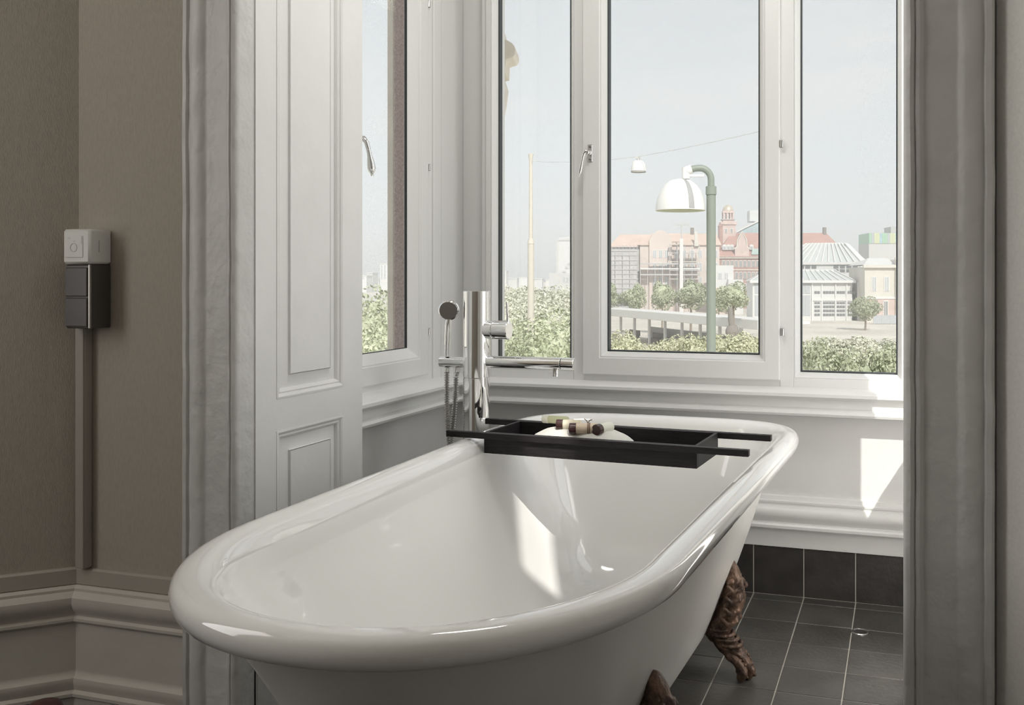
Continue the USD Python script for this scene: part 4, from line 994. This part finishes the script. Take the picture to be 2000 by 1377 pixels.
D = 150; K = D / 1810
pv = place('glass_pavilion', 'lower white pavilion with gridded dark panes in front of the glass hall', 'building', (1470 - 1209) * K, D)
PW = 16.1
obj('wall', box(0, PW, 0, 7, 0, 6.3), 'haze_white', pv)
obj('roof', hip(-.4, PW + .4, -.5, 7.5, 6.35, 3, PW - 1.8, 4.5, 8.15), 'roof_glass', pv, smooth=False)
for k in range(15):
    a = k / 14; obj('roof_bar', tube([(-.4 + (PW + .8) * a, -.5, 6.45), (3 + (PW - 4.8) * a, 4.4, 8.22)], .10, 6), 'white_trim', pv)
obj('eaves_beam', box(-.5, PW + .5, -.6, -.3, 6.1, 6.5), 'white_trim', pv)
obj('ridge_beam', box(3, PW - 1.8, 4.4, 4.6, 8.1, 8.3), 'white_trim', pv)
for x0, x1 in ((.35, 1.15), (1.3, 2.1), (7.6, 8.4), (8.5, 9.3)):
    obj('glass_bay', box(x0, x1, -.08, 0, 4.4, 6.0), 'grey_glass', pv, smooth=False); obj('glass_bay', box(x0, x1, -.08, 0, .8, 4.1), 'grey_glass', pv, smooth=False)
for gx, n in ((10.0, 2), (11.4, 4), (13.6, 3), (15.3, 3)):
    for k in range(n):
        x = gx + .47 * k
        for z0, h_ in ((.75, .38), (1.4, .38), (2.05, .38), (2.7, .30), (4.35, .42)): obj('pane', box(x, x + .40, -.07, 0, z0, z0 + h_), 'dark_glass', pv, smooth=False)
for x in (9.5, 11.1, 13.3, 15.1, 16.9): obj('pilaster', box(x, x + .2, -.2, 0, 0, 6.2), 'white_trim', pv)
obj('band', box(9.5, PW, -.15, 0, 3.2, 3.7), 'white_trim', pv)

D = 146; K = D / 1810
wc = place('classical_building', 'cream classical building with tall windows at the right edge of the right pane', 'building', (1689 - 1209) * K, D)
obj('wall', box(0, 4.8, 0, 10, 0, 8.6), 'stone_cream', wc); obj('tall_wall', box(4.8, 14, -.5, 10, 0, 9.8), 'stone_cream', wc)
obj('pink_base', box(0, 4.8, -.06, 0, .6, 3.6), 'brick_pink', wc)
obj('cornice', [box(-.3, 5.0, -.5, .2, 8.5, 8.95), box(4.6, 14.2, -.9, -.3, 9.7, 10.1)], 'stone_cream', wc)
obj('roof', hip(-.2, 5.2, -.3, 10, 8.95, 1.6, 4.6, 4, 10.1), 'haze_white', wc, smooth=False)
obj('string_course', box(-.1, 4.85, -.15, 0, 3.6, 3.95), 'white_trim', wc)
facade_windows(wc, [1.45, 3.45], 4.8, 7.0, .55, 0, material='grey_glass'); facade_windows(wc, [5.5, 7.2], 4.8, 7.0, .5, -.5, material='grey_glass'); facade_windows(wc, [3.3], 1.0, 3.2, .5, -.06)
fn = place('glass_railing', 'bluish glass railing in front of the cream classical building', 'railing', (1706 - 1209) / 1810 * 138, 138)
for k in range(4): obj('railing_panel', box(1.3 * k + .04, 1.3 * k + 1.26, -.03, .03, .1, 1.35), 'grey_glass', fn)
for k in range(5): obj('post', box(1.3 * k - .04, 1.3 * k + .04, -.05, .05, 0, 1.45), 'steel_grey', fn)

D = 232; K = D / 1810
mt = place('striped_tower', 'modern block with green and teal striped top behind the glass hall', 'building', (1697 - 1209) * K, D)
obj('body', box(0, 12, 0, 10, 0, 15.5), 'haze_building', mt)
for k in range(18): obj('facade_stripe', box(.02 + .66 * k, .66 + .66 * k, -.15, 10, 15.5, 18.1), ('strip_green', 'strip_teal', 'strip_olive', 'grey_glass')[(k * 7 + k // 3) % 4], mt, smooth=False)
obj('roof_plant', box(6.1, 10, 2, 8, 18.1, 19.8), 'steel_grey', mt)

D = 262; K = D / 1810
wt = place('white_tower', 'hazy white tower block left of the middle mullion', 'building', (1087 - 1209) * K, D)
obj('body', moved(rotate(extrude([(0, 0), (6.5, 0), (6.5, 18.6), (.6, 18.2), (.6, 17.6), (0, 17.4)], 9), 90, [1, 0, 0]), (0, 9, 0)), 'haze_white', wt, smooth=False)
obj('side_frame', [box(-.1, .5, -.2, 0, 0, 17.6), box(.5, 6, -.2, 0, 17.4, 18.0)], 'haze_building', wt)
for k in range(5): obj('stair_flight', box(1.6 + .8 * k, 2.6 + .8 * k, -.25, 0, 8.5 + 1.1 * k, 9.0 + 1.1 * k), 'haze_building', wt)
obj('podium', box(-2, 5.5, -2, 0, 0, 8.2), 'haze_building', wt)
for k in range(4): obj('window', box(2.0 + .9 * k, 2.5 + .9 * k, -2.06, -2, 5.6, 7.0), 'grey_glass', wt)
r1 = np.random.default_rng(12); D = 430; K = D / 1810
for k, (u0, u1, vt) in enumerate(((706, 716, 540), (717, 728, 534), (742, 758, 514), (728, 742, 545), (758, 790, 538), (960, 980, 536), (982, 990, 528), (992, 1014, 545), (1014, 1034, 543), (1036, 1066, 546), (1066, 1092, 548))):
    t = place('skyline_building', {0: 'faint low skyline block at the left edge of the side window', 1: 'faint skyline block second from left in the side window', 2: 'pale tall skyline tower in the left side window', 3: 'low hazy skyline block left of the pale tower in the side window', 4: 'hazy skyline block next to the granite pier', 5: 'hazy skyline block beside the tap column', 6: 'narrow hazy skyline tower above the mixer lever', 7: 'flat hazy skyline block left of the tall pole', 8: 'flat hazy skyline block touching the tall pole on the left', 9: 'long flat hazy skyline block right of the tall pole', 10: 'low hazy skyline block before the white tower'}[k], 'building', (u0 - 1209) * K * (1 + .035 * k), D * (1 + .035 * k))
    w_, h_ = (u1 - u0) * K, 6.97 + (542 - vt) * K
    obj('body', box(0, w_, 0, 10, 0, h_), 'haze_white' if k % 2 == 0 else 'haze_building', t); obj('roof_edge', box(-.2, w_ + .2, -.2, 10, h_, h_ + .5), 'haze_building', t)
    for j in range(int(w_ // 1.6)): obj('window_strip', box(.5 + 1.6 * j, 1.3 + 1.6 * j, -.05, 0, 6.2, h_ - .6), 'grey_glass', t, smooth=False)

# stone console of the facade, seen past the left edge of the window
cs = thing('stone_console', 'carved cream stone console of the facade left of the left pane', 'ornament', loc=(-1.652, 3.678, 0), rotz=YAW)
cpts = [((u - 970) * .00221, 1.660 + (232 - v) * .00221) for u, v in con]
obj('scroll_block', moved(rotate(extrude(cpts, .16), 90, [1, 0, 0]), (0, .08, 0)), 'limestone', cs, smooth=False)
obj('backing', box(-.35, -.03, -.12, .12, -6, 2.4), 'limestone', cs)

# thin summer haze over the city
hz = usdkit.material(stage, '/World/Looks/haze', {"v": ("principled_volume", {"color": (1.0, 1.0, 1.0), "density": .0018, "anisotropy": 0.0})}, [], volume="v.volume")
hb = [city(-320, 24), city(320, 24), city(320, 300), city(-320, 300)]
MATS['haze'] = hz
obj('haze_air', T([(x, y, z) for z in (GZ - .5, 60) for x, y, _ in hb], [(0, 2, 1), (0, 3, 2), (4, 5, 6), (4, 6, 7), (0, 1, 5), (0, 5, 4), (1, 2, 6), (1, 6, 5), (2, 3, 7), (2, 7, 6), (3, 0, 4), (3, 4, 7)]), 'haze', smooth=False, label='thin summer haze hanging over the whole city', cat='haze', kind='stuff')
